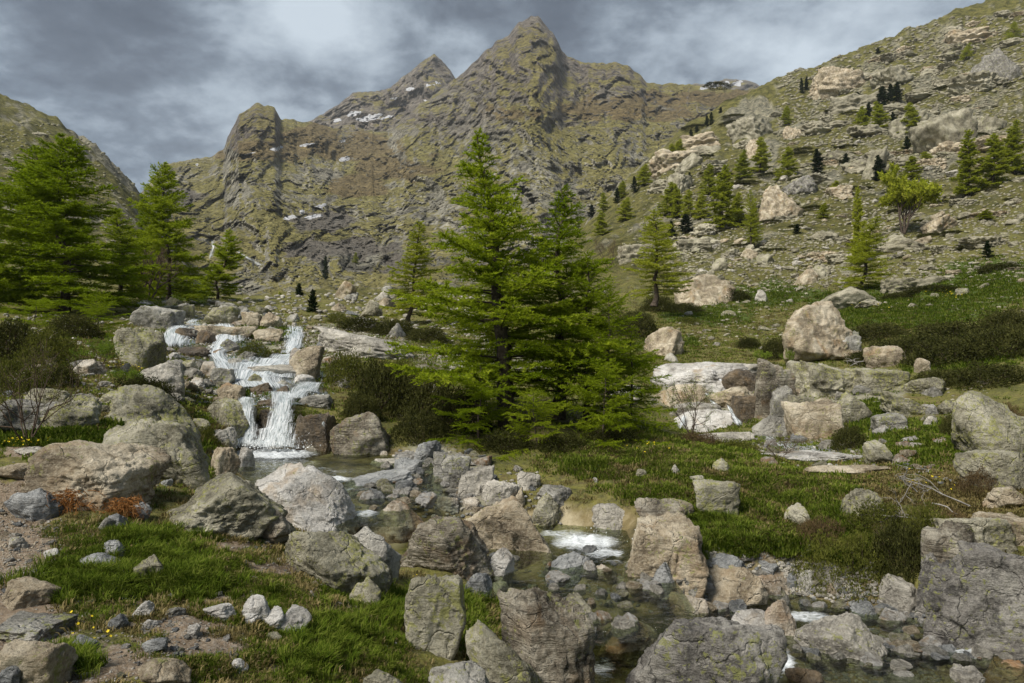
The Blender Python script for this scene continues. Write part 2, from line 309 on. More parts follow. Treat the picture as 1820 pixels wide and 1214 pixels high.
def water_mat():
    m, t = newmat('stream_water'); L = t.links.new
    tc = N(t, 'ShaderNodeTexCoord'); v = tc.outputs['Object']; fo = attr(t, 'foam')
    mp = N(t, 'ShaderNodeMapping'); L(v, mp.inputs[0]); mp.inputs['Scale'].default_value = (1., 1.5, 1.)
    n1 = nz(t, mp.outputs[0], 5., 5., .55, 1.2); n2 = nz(t, mp.outputs[0], 19., 4., .6, .6)
    h = mth(t, 'ADD', n1, mth(t, 'MULTIPLY', n2, .35))
    bp = N(t, 'ShaderNodeBump', in_Strength=.7, in_Distance=.07); L(h, bp.inputs['Height'])
    fr = N(t, 'ShaderNodeFresnel', in_IOR=1.33); L(bp.outputs[0], fr.inputs['Normal'])
    gl = N(t, 'ShaderNodeBsdfGlossy', in_Roughness=.06); L(bp.outputs[0], gl.inputs['Normal']); gl.inputs[0].default_value = (.95, .97, 1, 1)
    tr = N(t, 'ShaderNodeBsdfTransparent'); tr.inputs[0].default_value = (.70, .76, .58, 1)
    mx = N(t, 'ShaderNodeMixShader'); L(fr.outputs[0], mx.inputs[0]); L(tr.outputs[0], mx.inputs[1]); L(gl.outputs[0], mx.inputs[2])
    wh = N(t, 'ShaderNodeBsdfDiffuse'); wh.inputs[0].default_value = (.78, .82, .85, 1); L(bp.outputs[0], wh.inputs['Normal'])
    mf = N(t, 'ShaderNodeMapping'); L(v, mf.inputs[0]); mf.inputs['Rotation'].default_value = (0, 0, .5); mf.inputs['Scale'].default_value = (.45, 1.5, 1); n3 = nz(t, mf.outputs[0], 14., 8., .75, 1.2); f = mth(t, 'ADD', fo, mth(t, 'MULTIPLY', mth(t, 'SUBTRACT', n3, .5), 1.7))
    fm = mr(t, f, .45, 1.1, 0., .95); m2 = N(t, 'ShaderNodeMixShader'); L(fm, m2.inputs[0]); L(mx.outputs[0], m2.inputs[1]); L(wh.outputs[0], m2.inputs[2])
    out(t, m2.outputs[0]); return m
M['water'] = water_mat()
def foam_mat():
    m, t = newmat('white_water'); L = t.links.new
    al = attr(t, 'along'); ac = attr(t, 'across'); ed = attr(t, 'edge')
    cb = N(t, 'ShaderNodeCombineXYZ'); L(al, cb.inputs[0]); L(ac, cb.inputs[1])
    mp = N(t, 'ShaderNodeMapping'); L(cb.outputs[0], mp.inputs[0]); mp.inputs['Scale'].default_value = (.8, 17, 1)
    n1 = nz(t, mp.outputs[0], 1., 8., .68, 1.0); tc = N(t, 'ShaderNodeTexCoord'); n2 = nz(t, tc.outputs['Object'], 16., 6., .7, .8)
    f = mth(t, 'ADD', ed, mth(t, 'MULTIPLY', mth(t, 'SUBTRACT', n1, .5), 2.2)); f = mth(t, 'ADD', f, mth(t, 'MULTIPLY', mth(t, 'SUBTRACT', n2, .5), .8))
    a = mr(t, f, .42, .95, 0., .96)
    b = N(t, 'ShaderNodeBsdfPrincipled'); b.inputs['Roughness'].default_value = .45
    L(ramp(t, n1, ((.36, (.34, .42, .45)), (.52, (.72, .77, .80)), (.6, (.86, .88, .90)))), b.inputs['Base Color'])
    bp = N(t, 'ShaderNodeBump', in_Strength=1., in_Distance=.06); L(mth(t, 'ADD', n1, mth(t, 'MULTIPLY', n2, .4)), bp.inputs['Height']); L(bp.outputs[0], b.inputs['Normal'])
    tr = N(t, 'ShaderNodeBsdfTransparent'); mx = N(t, 'ShaderNodeMixShader'); L(a, mx.inputs[0]); L(tr.outputs[0], mx.inputs[1]); L(b.outputs[0], mx.inputs[2])
    out(t, mx.outputs[0]); return m
M['foam'] = foam_mat()

# ------------------------------------------------------------------ near terrain and both valley sides (ground sheet)
US = np.array([-700, -300, 0, 200, 300, 400, 500, 600, 800, 1000, 1100, 1200, 1400, 1600, 1820, 2100, 2600], float)
DS = np.array([1.9, 2.6, 3.5, 5, 6.5, 8, 10, 12, 14, 17, 20, 25, 30, 40, 55, 80, 120, 180, 260, 350, 430, 560], float)
ZN = {  # near heights, metres, at DS[0..14]
 -700: [-1.6, -1.6, -1.5, -1.4, -1.3, -1.1, -.8, -.4, .1, .7, 1.4, 2.5, 4, 7, 12],
 -300: [-1.6, -1.6, -1.55, -1.5, -1.4, -1.2, -.9, -.5, -.1, .4, .9, 1.8, 2.8, 5, 9],
 0: [-1.6, -1.6, -1.6, -1.6, -1.45, -1.25, -.9, -.6, -.3, .15, .5, 1.1, 1.8, 3.4, 6.6],
 200: [-1.62, -1.65, -1.65, -1.65, -1.55, -1.4, -1.15, -.85, -.55, -.2, .1, .7, 1.4, 2.8, 5.3],
 300: [-1.65, -1.68, -1.7, -1.7, -1.65, -1.6, -1.45, -1.25, -.9, -.45, -.05, .55, 1.15, 2.4, 4.3],
 400: [-1.7, -1.72, -1.75, -1.75, -1.75, -1.8, -1.9, -2.0, -1.3, -.7, -.2, .4, .95, 2.0, 3.5],
 500: [-1.75, -1.78, -1.8, -1.85, -1.95, -2.05, -2.15, -2.15, -1.25, -.8, -.3, .35, .9, 2.0, 3.4],
 600: [-1.8, -1.85, -1.9, -2.0, -2.15, -2.3, -2.25, -2.1, -1.5, -1.0, -.5, .2, .8, 1.8, 3.2],
 800: [-1.95, -2.0, -2.1, -2.3, -2.45, -2.5, -2.35, -2.1, -1.8, -1.4, -.9, -.1, .5, 1.6, 3.0],
 1000: [-2.2, -2.4, -2.6, -2.75, -2.7, -2.5, -2.25, -2.0, -1.8, -1.6, -1.3, -.7, 0, 1.3, 3.0],
 1100: [-2.3, -2.5, -2.7, -2.8, -2.75, -2.5, -2.2, -1.95, -1.85, -1.8, -1.7, -1.1, -.2, 1.1, 3.0],
 1200: [-2.4, -2.6, -2.75, -2.85, -2.8, -2.45, -2.15, -1.95, -2.0, -2.3, -2.5, -1.3, -.35, 1.0, 3.1],
 1400: [-2.6, -2.7, -2.8, -2.9, -2.8, -2.4, -2.1, -2.1, -2.25, -2.3, -1.9, -1.2, -.3, 1.3, 4.0],
 1600: [-2.8, -2.8, -2.85, -2.9, -2.8, -2.25, -2.0, -2.0, -1.95, -1.8, -1.4, -.6, .5, 2.5, 5.5],
 1820: [-2.8, -2.8, -2.8, -2.8, -2.5, -2.0, -1.85, -1.8, -1.6, -1.3, -.8, .2, 1.5, 4, 8],
 2100: [-2.8, -2.8, -2.7, -2.4, -2.0, -1.7, -1.5, -1.3, -1.0, -.5, .2, 1.6, 3.2, 6.5, 12],
 2600: [-2.6, -2.6, -2.4, -2.0, -1.6, -1.2, -.8, -.4, .1, 1, 2, 4, 7, 12, 20]}
VF = {  # far rows (photo pixels) at DS[15..19]
 -700: [230, 120, 40, -20, -20], -300: [330, 230, 150, 100, 110], 0: [400, 335, 262, 197, 205], 200: [440, 392, 343, 308, 320],
 300: [492, 468, 440, 425, 440], 400: [528, 535, 540, 545, 550], 500: [528, 530, 535, 545, 550], 600: [528, 525, 530, 540, 550],
 800: [525, 515, 520, 530, 540], 1000: [510, 480, 450, 440, 450], 1100: [492, 432, 380, 352, 356], 1200: [482, 405, 330, 272, 268],
 1400: [440, 352, 272, 203, 164], 1600: [400, 312, 225, 150, 92], 1820: [345, 252, 162, 72, 2], 2100: [250, 150, 50, -60, -140], 2600: [100, -50, -200, -350, -450]}
ZT = np.zeros((len(US), len(DS)))
for i, u in enumerate(US):
    zn = ZN[int(u)]; ZT[i, :15] = zn; vf = np.array(VF[int(u)], float); ZT[i, 15:20] = (CV-vf)/F*DS[15:20]
    ZT[i, 20] = ZT[i, 19]*.82-8; ZT[i, 21] = ZT[i, 19]*.35-20
def catmull(xs, ys, x):
    """smooth interpolation along axis 0 of ys (monotone-ish Hermite)"""
    xs = np.asarray(xs, float); m = np.gradient(ys, xs, axis=0)
    k = np.clip(np.searchsorted(xs, x)-1, 0, len(xs)-2); h = xs[k+1]-xs[k]; t = np.clip((x-xs[k])/h, 0, 1)
    sh = (-1,)+(1,)*(ys.ndim-1); t = t.reshape(sh); h = h.reshape(sh)
    return (2*t**3-3*t**2+1)*ys[k]+(t**3-2*t**2+t)*h*m[k]+(-2*t**3+3*t**2)*ys[k+1]+(t**3-t**2)*h*m[k+1]
uc = np.concatenate([np.arange(-700, -40, 14), np.arange(-40, 1862, 4.2), np.arange(1862, 2601, 14)])
dn = 2450/np.linspace(2450/1.9, 2450/16, 200); dn2 = np.exp(np.linspace(math.log(16), math.log(560), 250))[1:]
dr = np.concatenate([dn, dn2])
zt = catmull(US, ZT, uc)                         # (cols, DS)
zA = catmull(np.log(DS), zt.T, np.log(dr))       # (rows, cols)
X = (uc-CU)/F*dr[:, None]; Y = np.broadcast_to(dr[:, None], X.shape).copy()

POOLS = [  # outline in photo pixels, water level in metres below the eye, depth
 ([(405, 800), (440, 793), (600, 798), (745, 812), (765, 880), (715, 893), (690, 930), (560, 930), (430, 845)], -2.10, .12),
 ([(790, 925), (1000, 930), (1120, 940), (1135, 1000), (1190, 1050), (1200, 1110), (1060, 1135), (980, 1100), (860, 1050), (840, 1000)], -2.60, .26),
 ([(1185, 1085), (1330, 1050), (1420, 1048), (1520, 1075), (1600, 1085), (1650, 1105), (1760, 1130), (1930, 1180), (2000, 1330), (980, 1330), (1035, 1150), (1080, 1120)], -2.86, .22)]
def polydist(px, py, poly):
    """signed distance (positive inside) to a polygon, in its units"""
    d = np.full(px.shape, 1e9); ins = np.zeros(px.shape, bool); n = len(poly)
    for i in range(n):
        (ax, ay), (bx, by) = poly[i], poly[(i+1) % n]
        ex, ey = bx-ax, by-ay; tt = np.clip(((px-ax)*ex+(py-ay)*ey)/(ex*ex+ey*ey), 0, 1)
        d = np.minimum(d, np.hypot(px-ax-tt*ex, py-ay-tt*ey))
        cond = ((ay > py) != (by > py)); ins ^= cond & (px < ex*(py-ay)/((ey if ey else 1e-9))+ax)
    return np.where(ins, d, -d)
def poolworld(poly, lev):
    return [((u-CU)/F*(F*-lev/(v-CV)), F*-lev/(v-CV)) for u, v in poly]
lam = np.log(Y)
# relief
w = sstep(14, 60, Y)
zA += (1-w)*(.10*fbm(P3(X*.8, Y*.8, 0*X), 5, 11)+.03*fbm(P3(X*4, Y*4, 0*X), 4, 12))
th = X/Y
big = ridged(P3(th*7, lam*3.0, 0*th+1), 5, 21); med = fbm(P3(th*30, lam*13, 0*th+2), 5, 31); fin = ridged(P3(th*85, lam*40, 0*th+5), 3, 41)
crag = sstep(.0, .5, fbm(P3(th*9, lam*4, 0*th+9), 3, 77))
fa = facet(np.stack([th*26+.5*med, lam*11+.5*fin], -1), 61); fb = facet(np.stack([th*70+.5*fin, lam*32+.3*med], -1), 62)
zA += w*Y*(.010*big+.0040*med*(1+crag)+.0012*fin*(1+crag)+.0046*fa*(.3+crag)+.0022*fb*(.5+crag))
zA += w*sstep(100, 200, Y)*Y*.004*np.abs(fbm(P3(th*22, lam*9, 0*th+4), 5, 51))*2
bed = np.zeros_like(zA)
for poly, lev, dep in POOLS:
    pd = polydist(X, Y, poolworld(poly, lev)); k = sstep(-.25, .25, pd)
    zA = np.where(pd > -.5, zA*(1-k)+np.minimum(zA, lev-dep*(.6+.6*noise(P3(X*2.2, Y*2.2, 0*X), 5)))*k, zA); bed = np.maximum(bed, sstep(-.3, .1, pd))
U_A = CU+X/Y*F; V_A = CV-zA/Y*F

def ell(u, v, lst):
    r = np.zeros_like(u); q = P3(u/45, v/22, 0*u); u = u+34*fbm(q, 4, 71); v = v+15*fbm(q, 4, 81)
    for a, b, c, d in lst: r = np.maximum(r, 1-sstep(.45, 1.25, np.hypot((u-a)/c, (v-b)/d)))
    return r
GRASS = [(230, 960, 170, 42), (400, 985, 140, 45), (200, 1040, 130, 60), (380, 1040, 160, 50), (520, 1090, 170, 90), (620, 1150, 160, 80), (420, 1160, 140, 60), (330, 830, 60, 55), (130, 780, 150, 26),
         (300, 790, 60, 25), (1160, 815, 190, 48), (1350, 860, 170, 45), (1230, 870, 120, 30), (1400, 920, 120, 60), (1330, 960, 90, 35), (870, 1120, 70, 60), (1620, 545, 170, 45), (1760, 500, 110, 45), (1500, 560, 60, 25),
         (1380, 525, 110, 25), (1260, 560, 90, 20), (1640, 790, 90, 40), (1550, 740, 60, 30), (330, 520, 60, 25), (470, 590, 60, 18), (1700, 630, 120, 40), (1180, 610, 60, 15), (430, 700, 40, 18)]
DIRT = [(20, 900, 95, 60), (40, 990, 85, 70), (30, 1120, 110, 90), (330, 1110, 90, 22), (350, 1150, 130, 26), (160, 1180, 130, 40), (560, 1000, 50, 16), (90, 800, 100, 14), (-200, 1000, 200, 250), (520, 1180, 60, 16), (430, 965, 60, 12), (300, 1000, 60, 10), (480, 1010, 70, 12), (610, 1080, 40, 10), (400, 1060, 70, 12), (560, 1150, 60, 12), (230, 1070, 60, 12)]
ROCKA = [(500, 640, 160, 60), (330, 590, 90, 30), (1280, 700, 130, 60), (1430, 800, 160, 22), (1480, 700, 140, 50), (640, 600, 130, 28), (880, 640, 160, 40), (760, 840, 120, 60), (560, 880, 160, 60), (420, 640, 120, 60),
         (700, 900, 250, 40), (1300, 1040, 300, 40), (1150, 980, 160, 60)]
gm = ell(U_A, V_A, GRASS); dm = ell(U_A, V_A, DIRT)*(Y < 16); rm = ell(U_A, V_A, ROCKA)*(1-dm)
hn = fbm(P3(U_A/70, V_A/32, 0*U_A), 4, 61)
hn2 = fbm(P3(U_A/24, V_A/12, 0*U_A), 4, 63)
rm = np.maximum(rm, sstep(25, 70, Y)*np.clip(.10+.5*hn+.7*hn2+.10*sstep(300, 150, V_A), 0, .85)*(1-.8*gm))
rm = np.maximum(rm, sstep(60, 120, Y)*crag*.8)
gm = np.maximum(gm, (Y < 12)*(U_A < 700)*.30*(1-dm)); soil_n = fbm(P3(X*1.7, Y*1.7, 0*X), 4, 91); gm = np.clip(gm-.9*sstep(.12, .42, soil_n)*(Y < 12), 0, 1)
FA = gridfaces(*zA.shape)[:, ::-1]
meA = mesh('ground', P3(X, Y, zA), FA, [M['ground']], True, {'grass': gm, 'dirt': dm, 'bed': bed, 'rock': rm, 'far': sstep(30, 110, Y)})
link('ground', meA, kind='structure')
# ground behind and beside the viewpoint
xb = np.linspace(-60, 60, 61); yb = np.linspace(-60, 1.95, 32); XB, YB = np.meshgrid(xb, yb)
ZB = np.where(XB < 0, -1.62, -1.62-1.0*sstep(0, 2.5, XB)*sstep(-6, 0, YB))+.12*fbm(P3(XB*.3, YB*.3, 0*XB), 3, 3)*sstep(1.9, -3, YB)+np.maximum(np.abs(XB)-8, 0)*.25-.03
link('ground', mesh('ground_behind', P3(XB, YB, ZB), gridfaces(*XB.shape), [M['ground']], True, {'grass': 0*XB+.6, 'far': 0*XB, 'dirt': 0*XB, 'bed': 0*XB, 'rock': 0*XB}), kind='structure')

class Sheet:
    """finds the first visible point of a sheet under a photo pixel, and its height at (x, y)"""
    def __init__(s, uc, Y, Z): s.uc, s.Y, s.Z = uc, Y, Z; s.V = CV-Z/Y*F
    def col(s, u):
        k = int(np.clip(np.searchsorted(s.uc, u)-1, 0, len(s.uc)-2)); t = (u-s.uc[k])/(s.uc[k+1]-s.uc[k])
        return s.V[:, k]*(1-t)+s.V[:, k+1]*t, s.Y[:, k]*(1-t)+s.Y[:, k+1]*t, s.Z[:, k]*(1-t)+s.Z[:, k+1]*t
    def hit(s, u, v, dmin=0):
        V, Yc, Z = s.col(u); j = np.where((V[:-1] >= v) & (V[1:] < v) & (Yc[1:] > dmin))[0]
        if len(j) == 0:
            j = int(np.argmin(V)); d = Yc[j]
        else:
            j = j[0]; t = (V[j]-v)/(V[j]-V[j+1]); d = Yc[j]*(1-t)+Yc[j+1]*t
        return np.array([(u-CU)/F*d, d, (CV-v)/F*d])
    def z(s, x, y):
        V, Yc, Z = s.col(CU+x/y*F); return float(np.interp(y, Yc, Z))
A = Sheet(uc, Y, zA)

# ------------------------------------------------------------------ mountains
def mountain(name, sky, ubnd, du, base_v, d0, D, nrow, seed, hi=None, back=.35, relief=1., foot=None):
    us = np.arange(ubnd[0], ubnd[1]+du, du); sx, sv = zip(*sky); vs = np.interp(us, sx, sv)
    jag = fbm(P3(us/16, 0*us, 0*us+seed), 4, seed)*5+fbm(P3(us/60, 0*us+3, 0*us+seed), 3, seed+5)*5
    vs = vs+jag*.8
    s = np.linspace(0, 1, nrow)[:, None]; bv = np.interp(us, *zip(*base_v)) if not np.isscalar(base_v) else base_v+0*us
    v = bv+(vs-bv)*(1-(1-s)**1.12)
    lnD = math.log(d0)+(np.log(D)-math.log(d0))*(s**.9)+0*us
    uu = np.broadcast_to(us, v.shape); th = (uu-CU)/F; ph = (CV-v)/F
    wx = .03*fbm(P3(th*9, ph*9, 0*th+seed), 3, seed+9); wy = .03*fbm(P3(th*9, ph*9, 0*th+seed+3), 3, seed+19)
    q = P3((th+wx)*1.0+(ph+wy)*.35, (ph+wy)*.8, 0*th+seed*.1)
    r1 = ridged(q*6.5, 3, seed+1); r2 = ridged(q*np.array([19, 11, 1]), 4, seed+2); r3 = ridged(q*np.array([60, 38, 1]), 4, seed+3); r4 = fbm(q*np.array([170, 130, 1]), 3, seed+4)
    fade = sstep(0, .07, 1-s)*.65+.35
    spur = np.zeros_like(v)
    a_ = R(38); qd = P3((th+wx*1.6)*math.cos(a_)+(ph+wy*1.6)*math.sin(a_), -(th+wx)*math.sin(a_)+(ph+wy)*math.cos(a_), 0*th+seed)
    r5 = ridged(qd*np.array([9, 34, 1]), 4, seed+6); r6 = ridged(qd*np.array([60, 120, 1]), 3, seed+8)
    q2 = np.stack([q[..., 0]+.03*r5, q[..., 1]+.02*r2], -1)
    f1 = facet(q2*np.array([16, 24]), seed+20); f2 = facet(qd[..., :2]*np.array([42, 70])+.25*r3[..., None], seed+21); f3 = facet(q2*np.array([110, 150])+.3*r4[..., None], seed+22)
    lnD = lnD-relief*fade*(.07*r1+.026*r2+.014*r3+.006*r4+.014*r5+.026*f1+.015*f2+.008*f3)
    # terraces: steep cliffs between gentler ledges
    tq = v/46+1.1*fbm(q*8, 3, seed+7); ter = (tq-np.floor(tq)); lnD = lnD+relief*.035*(sstep(.1, .9, ter)-ter)*fade
    d = np.exp(lnD)
    # back slope
    b = 14; db = d[-1]*(1+np.linspace(.03, .5, b)[:, None]); zb = (CV-v[-1])/F*d[-1]*(1-np.linspace(.02, 1, b)[:, None]**1.1*.9)
    z = (CV-v)/F*d
    Yf = np.vstack([d, db]); Zf = np.vstack([z, zb]); Xf = (us-CU)/F*Yf
    rel = np.clip(.5+.28*r2+.2*r1, 0, 1)
    full = lambda a: np.vstack([a, np.repeat(a[-1:], b, 0)])
    return us, Xf, Yf, Zf, full(v), full(rel), full(np.broadcast_to(uu, v.shape))
SNOW = [(655, 210, 20, 5), (630, 202, 14, 4), (600, 214, 9, 3), (690, 208, 12, 2.6), (728, 158, 7, 3), (760, 152, 5, 2), (775, 148, 4, 2), (700, 175, 5, 2), (756, 178, 4, 2), (670, 206, 10, 3),
        (491, 264, 12, 3), (443, 274, 10, 2), (547, 257, 14, 2.4), (610, 250, 8, 2), (515, 387, 11, 3.5), (557, 385, 15, 3.5), (612, 283, 10, 3.5), (537, 376, 6, 3), (570, 366, 9, 3.5), (350, 293, 4, 2),
        (1350, 171, 13, 1.6), (1268, 152, 10, 5), (1290, 150, 6, 6), (1312, 148, 8, 4), (1250, 157, 7, 2), (1768, 13, 18, 4), (1800, 5, 14, 3), (1770, 46, 12, 3), (215, 350, 24, 5), (240, 358, 8, 3)]
def snowmask(u, v):
    r = np.zeros_like(u); q = P3(u/9, v/5, 0*u); u = u+6*fbm(q, 3, 171); v = v+2.6*fbm(q, 3, 181)
    for a, b, c, d in SNOW:
        k = np.hypot((u-a)/c, (v-b+(u-a)*(.18 if a < 900 else 0))/d); r = np.maximum(r, 1-sstep(.5, 1.5, k))
    return r
SKY1 = [(100, 420), (230, 360), (262, 330), (290, 292), (330, 284), (370, 279), (398, 268), (404, 246), (424, 206), (440, 190), (456, 183), (474, 185), (488, 193), (500, 212), (530, 216), (560, 216), (620, 236), (690, 232), (735, 195), (775, 165), (812, 138), (850, 104),
        (880, 76), (905, 62), (922, 38), (936, 32), (945, 27), (956, 29), (972, 48), (986, 66), (1000, 92), (1010, 103), (1040, 110), (1062, 113), (1095, 111), (1115, 115), (1135, 130), (1150, 148), (1170, 149), (1230, 150), (1300, 158), (1350, 160), (1400, 163), (1480, 185), (1560, 240)]
us1, X1, Y1, Z1, V1, rel1, U1 = mountain('mountain', SKY1, (110, 1540), 2.7, [(0, 575), (300, 565), (560, 558), (900, 560), (1600, 560)], 175, np.interp(np.arange(110, 1540+2.7, 2.7), [110, 400, 560, 950, 1150, 1540], [520, 760, 850, 980, 900, 800]), 380, 100)
hi1 = np.clip(1.15-(V1-40)/260+.25*fbm(P3(U1/120, V1/60, 0*U1), 3, 5), 0, 1)
hi1 = np.maximum(hi1, 1-sstep(.75, 1.1, np.hypot((U1-452)/58, (V1-232)/52)))
och = ell(U1, V1, [(480, 268, 130, 22), (620, 260, 120, 30), (640, 330, 60, 22), (560, 240, 70, 20), (1250, 175, 180, 14), (1070, 190, 110, 20), (900, 200, 60, 15), (700, 300, 90, 26), (1160, 200, 90, 16)])
scr = ell(U1, V1, [(575, 395, 60, 24), (640, 440, 70, 22), (320, 350, 60, 20), (560, 440, 70, 20), (720, 470, 60, 20)])
V1f = mesh('mountain', P3(X1, Y1, Z1), gridfaces(*X1.shape)[:, ::-1], [M['mountain']], True, {'high': hi1, 'snow': snowmask(U1, V1), 'scree': scr, 'ochre': np.maximum(och, .35*hi1), 'relief': np.clip(rel1+.55*och, 0, 1.2)})
link('mountain', V1f, kind='structure')
B = Sheet(us1, Y1[:380], Z1[:380])
SKY2 = [(500, 260), (545, 218), (580, 198), (600, 186), (625, 168), (650, 164), (682, 160), (705, 145), (735, 124), (755, 106), (772, 97), (786, 108), (800, 126), (812, 142), (850, 190), (900, 260)]
us2, X2, Y2, Z2, V2, rel2, U2 = mountain('mountain', SKY2, (500, 900), 3.2, 330, 900, 1350, 110, 300)
link('mountain', mesh('mountain_behind', P3(X2, Y2, Z2), gridfaces(*X2.shape)[:, ::-1], [M['mountain']], True, {'high': 0*V2+1, 'snow': snowmask(U2, V2), 'scree': 0*V2, 'ochre': 0*V2+.3, 'relief': rel2*.6}), kind='structure')
SKY3 = [(1190, 170), (1225, 152), (1262, 149), (1272, 146), (1287, 138), (1300, 142), (1320, 143), (1332, 143), (1345, 147), (1356, 157), (1380, 175)]
us3, X3, Y3, Z3, V3, rel3, U3 = mountain('mountain', SKY3, (1190, 1380), 2.5, 230, 1300, 1800, 60, 500)
link('mountain', mesh('mountain_far', P3(X3, Y3, Z3), gridfaces(*X3.shape)[:, ::-1], [M['mountain']], True, {'high': 0*V3+1, 'snow': snowmask(U3, V3), 'scree': 0*V3, 'ochre': 0*V3+.2, 'relief': rel3*.5}), kind='structure')
# ------------------------------------------------------------------ boulders
import functools
@functools.lru_cache(None)
def ico(n):
    t = (1+5**.5)/2
    V = [(-1, t, 0), (1, t, 0), (-1, -t, 0), (1, -t, 0), (0, -1, t), (0, 1, t), (0, -1, -t), (0, 1, -t), (t, 0, -1), (t, 0, 1), (-t, 0, -1), (-t, 0, 1)]
    Fc = [(0, 11, 5), (0, 5, 1), (0, 1, 7), (0, 7, 10), (0, 10, 11), (1, 5, 9), (5, 11, 4), (11, 10, 2), (10, 7, 6), (7, 1, 8), (3, 9, 4), (3, 4, 2), (3, 2, 6), (3, 6, 8), (3, 8, 9), (4, 9, 5), (2, 4, 11), (6, 2, 10), (8, 6, 7), (9, 8, 1)]
    V = np.array(V, float); V /= np.linalg.norm(V, axis=1)[:, None]; Fc = np.array(Fc)
    for _ in range(n):
        E = np.sort(np.concatenate([Fc[:, [0, 1]], Fc[:, [1, 2]], Fc[:, [2, 0]]]), 1); U, inv = np.unique(E, axis=0, return_inverse=True); inv = inv.reshape(3, -1)
        mid = V[U].mean(1); mid /= np.linalg.norm(mid, axis=1)[:, None]; a, b, c = inv+len(V); V = np.vstack([V, mid])
        Fc = np.vstack([np.stack([Fc[:, 0], a, c], 1), np.stack([Fc[:, 1], b, a], 1), np.stack([Fc[:, 2], c, b], 1), np.stack([a, b, c], 1)])
    return V, Fc
def rockshape(seed, n=4, ang=.75, rough=1., planes=10, flat=0., block=False):
    """unit rock (each axis -1..1): facets cut by planes, edges softly worn, then weathered"""
    r = np.random.default_rng(seed); V, Fc = ico(n)
    pn = r.normal(size=(planes, 3)); pn /= np.linalg.norm(pn, axis=1)[:, None]; po = r.uniform(.46, .86, planes)
    if block:
        ax = np.vstack([np.eye(3), -np.eye(3)]); ax = ax+r.normal(size=(6, 3))*.13; ax /= np.linalg.norm(ax, axis=1)[:, None]; pn = np.vstack([ax, pn[:3]]); po = np.concatenate([r.uniform(.5, .62, 6), r.uniform(.8, .95, 3)]); ang = 1.1
    if flat: pn = np.vstack([pn, [[r.normal()*.12, r.normal()*.12, 1]]]); po = np.append(po, 1-flat)
    dots = np.maximum(V@pn.T, 1e-3)/po; p = 9+46*ang
    rad = (np.sum(dots**p, 1)+1.)**(-1/p)
    q = V*rad[:, None]; s = seed % 97+1
    q = q+V*(.05*fbm(q*1.6+s, 2, s)+.055*ridged(q*2.9+s, 3, s+1)*rough+.030*fbm(q*7+s, 3, s+2)*rough+(.014*fbm(q*22+s, 2, s+3)*rough if n > 4 else 0))[:, None]
    q = q*(1+(.075*facet(q*2.1+s, s+31)+.032*facet(q*5.3+s, s+32))*min(rough, 1.3)*(.35+.65*ang))[:, None]
    lay = noise(q*np.array([.7, .7, 5.5])+s, s+4); q = q+V*(.012*np.sign(lay)*np.abs(lay)**.5*rough)[:, None]
    return q, Fc
def norm_box(q):
    lo, hi_ = q.min(0), q.max(0); return (q-(lo+hi_)/2)/((hi_-lo)/2)
rock_count = 0
NAMED = []
TONE = dict(pale='pale', grey='grey', blue='slate-grey', white='whitish', tan='tan', lichen='lichen-spotted', rust='rusty', hill='weathered', wet='dark')
def where(p, tone, px, noun):
    """a label that places a small rock beside the nearest named boulder"""
    u, v = CU+p[0]/p[1]*F, CV-p[2]/p[1]*F; c = [n for n in NAMED if len(n[2].split()) <= 10]; n = min(c, key=lambda n: abs(n[0]-u)+2*abs(n[1]-v))
    rel = ('left of' if u < n[0] else 'right of') if abs(u-n[0]) > 1.2*abs(v-n[1]) else ('below' if v > n[1] else 'behind')
    lb = '%s %s %s %s the %s' % ('tiny' if px < 9 else 'small' if px < 16 else 'middling' if px < 30 else 'sizeable', tone, noun, rel, n[2]); w = lb.split()
    return ' '.join(w[1:] if len(w) > 16 else w)
OCC = []
def boulder(u, v, w, h, mat, label, name='boulder', depth=.8, slope=0., ang=.75, rough=1., flat=0., seed=None, rz=0., lift=0., d=None, cat='boulder', group=None, sink=.55, sheet=None, planes=11):
    """u, v: middle of the foot in the photo; w, h: width and height in photo pixels"""
    global rock_count; rock_count += 1; seed = seed or rock_count*13+5
    S_ = sheet or A
    if w < 200 and v < 500 and u > 1100: rough = 1.9; ang = .95
    p = S_.hit(u, v) if d is None else np.array([(u-CU)/F*d, d, (CV-v)/F*d]); d0 = p[1]
    n = 5 if w > 125 else 4 if w > 34 else 3
    q, Fc = rockshape(seed, n, ang, rough, planes, flat, any(k in label for k in ('block', 'square', 'cube', 'ledge')) and 'smooth' not in label); c, s = math.cos(rz), math.sin(rz); q = q@np.array([[c, s, 0], [-s, c, 0], [0, 0, 1]]); q = norm_box(q)
    if slope: q[:, 2] += slope*q[:, 0]; q = norm_box(q)
    W = w/F*d0/2; Dp = W*depth; Dp = min(Dp, max(h/F*d0*1.3, W*.35)); yc = d0+Dp*.6
    W *= yc/d0*.97
    ztop = (CV-(v-h))/F*(d0+Dp*.45); H = ztop-p[2]; zb = p[2]-sink*H-lift*0
    q = q*np.array([W, Dp, (ztop-zb)/2]); loc = (u-CU)/F*yc, yc, zb
    q[:, 2] += (ztop-zb)/2
    me = mesh(name, q, Fc, [M[mat]]); OCC.append((loc[0], yc, W, Dp)); NAMED.append((u, v-h*.4, label))
    return link(name, me, loc, label=label, cat=cat, group=group)
G_CAS, G_FG, G_POOL = 'boulders along the cascade', 'boulders on the near bank', 'boulders in the stream'
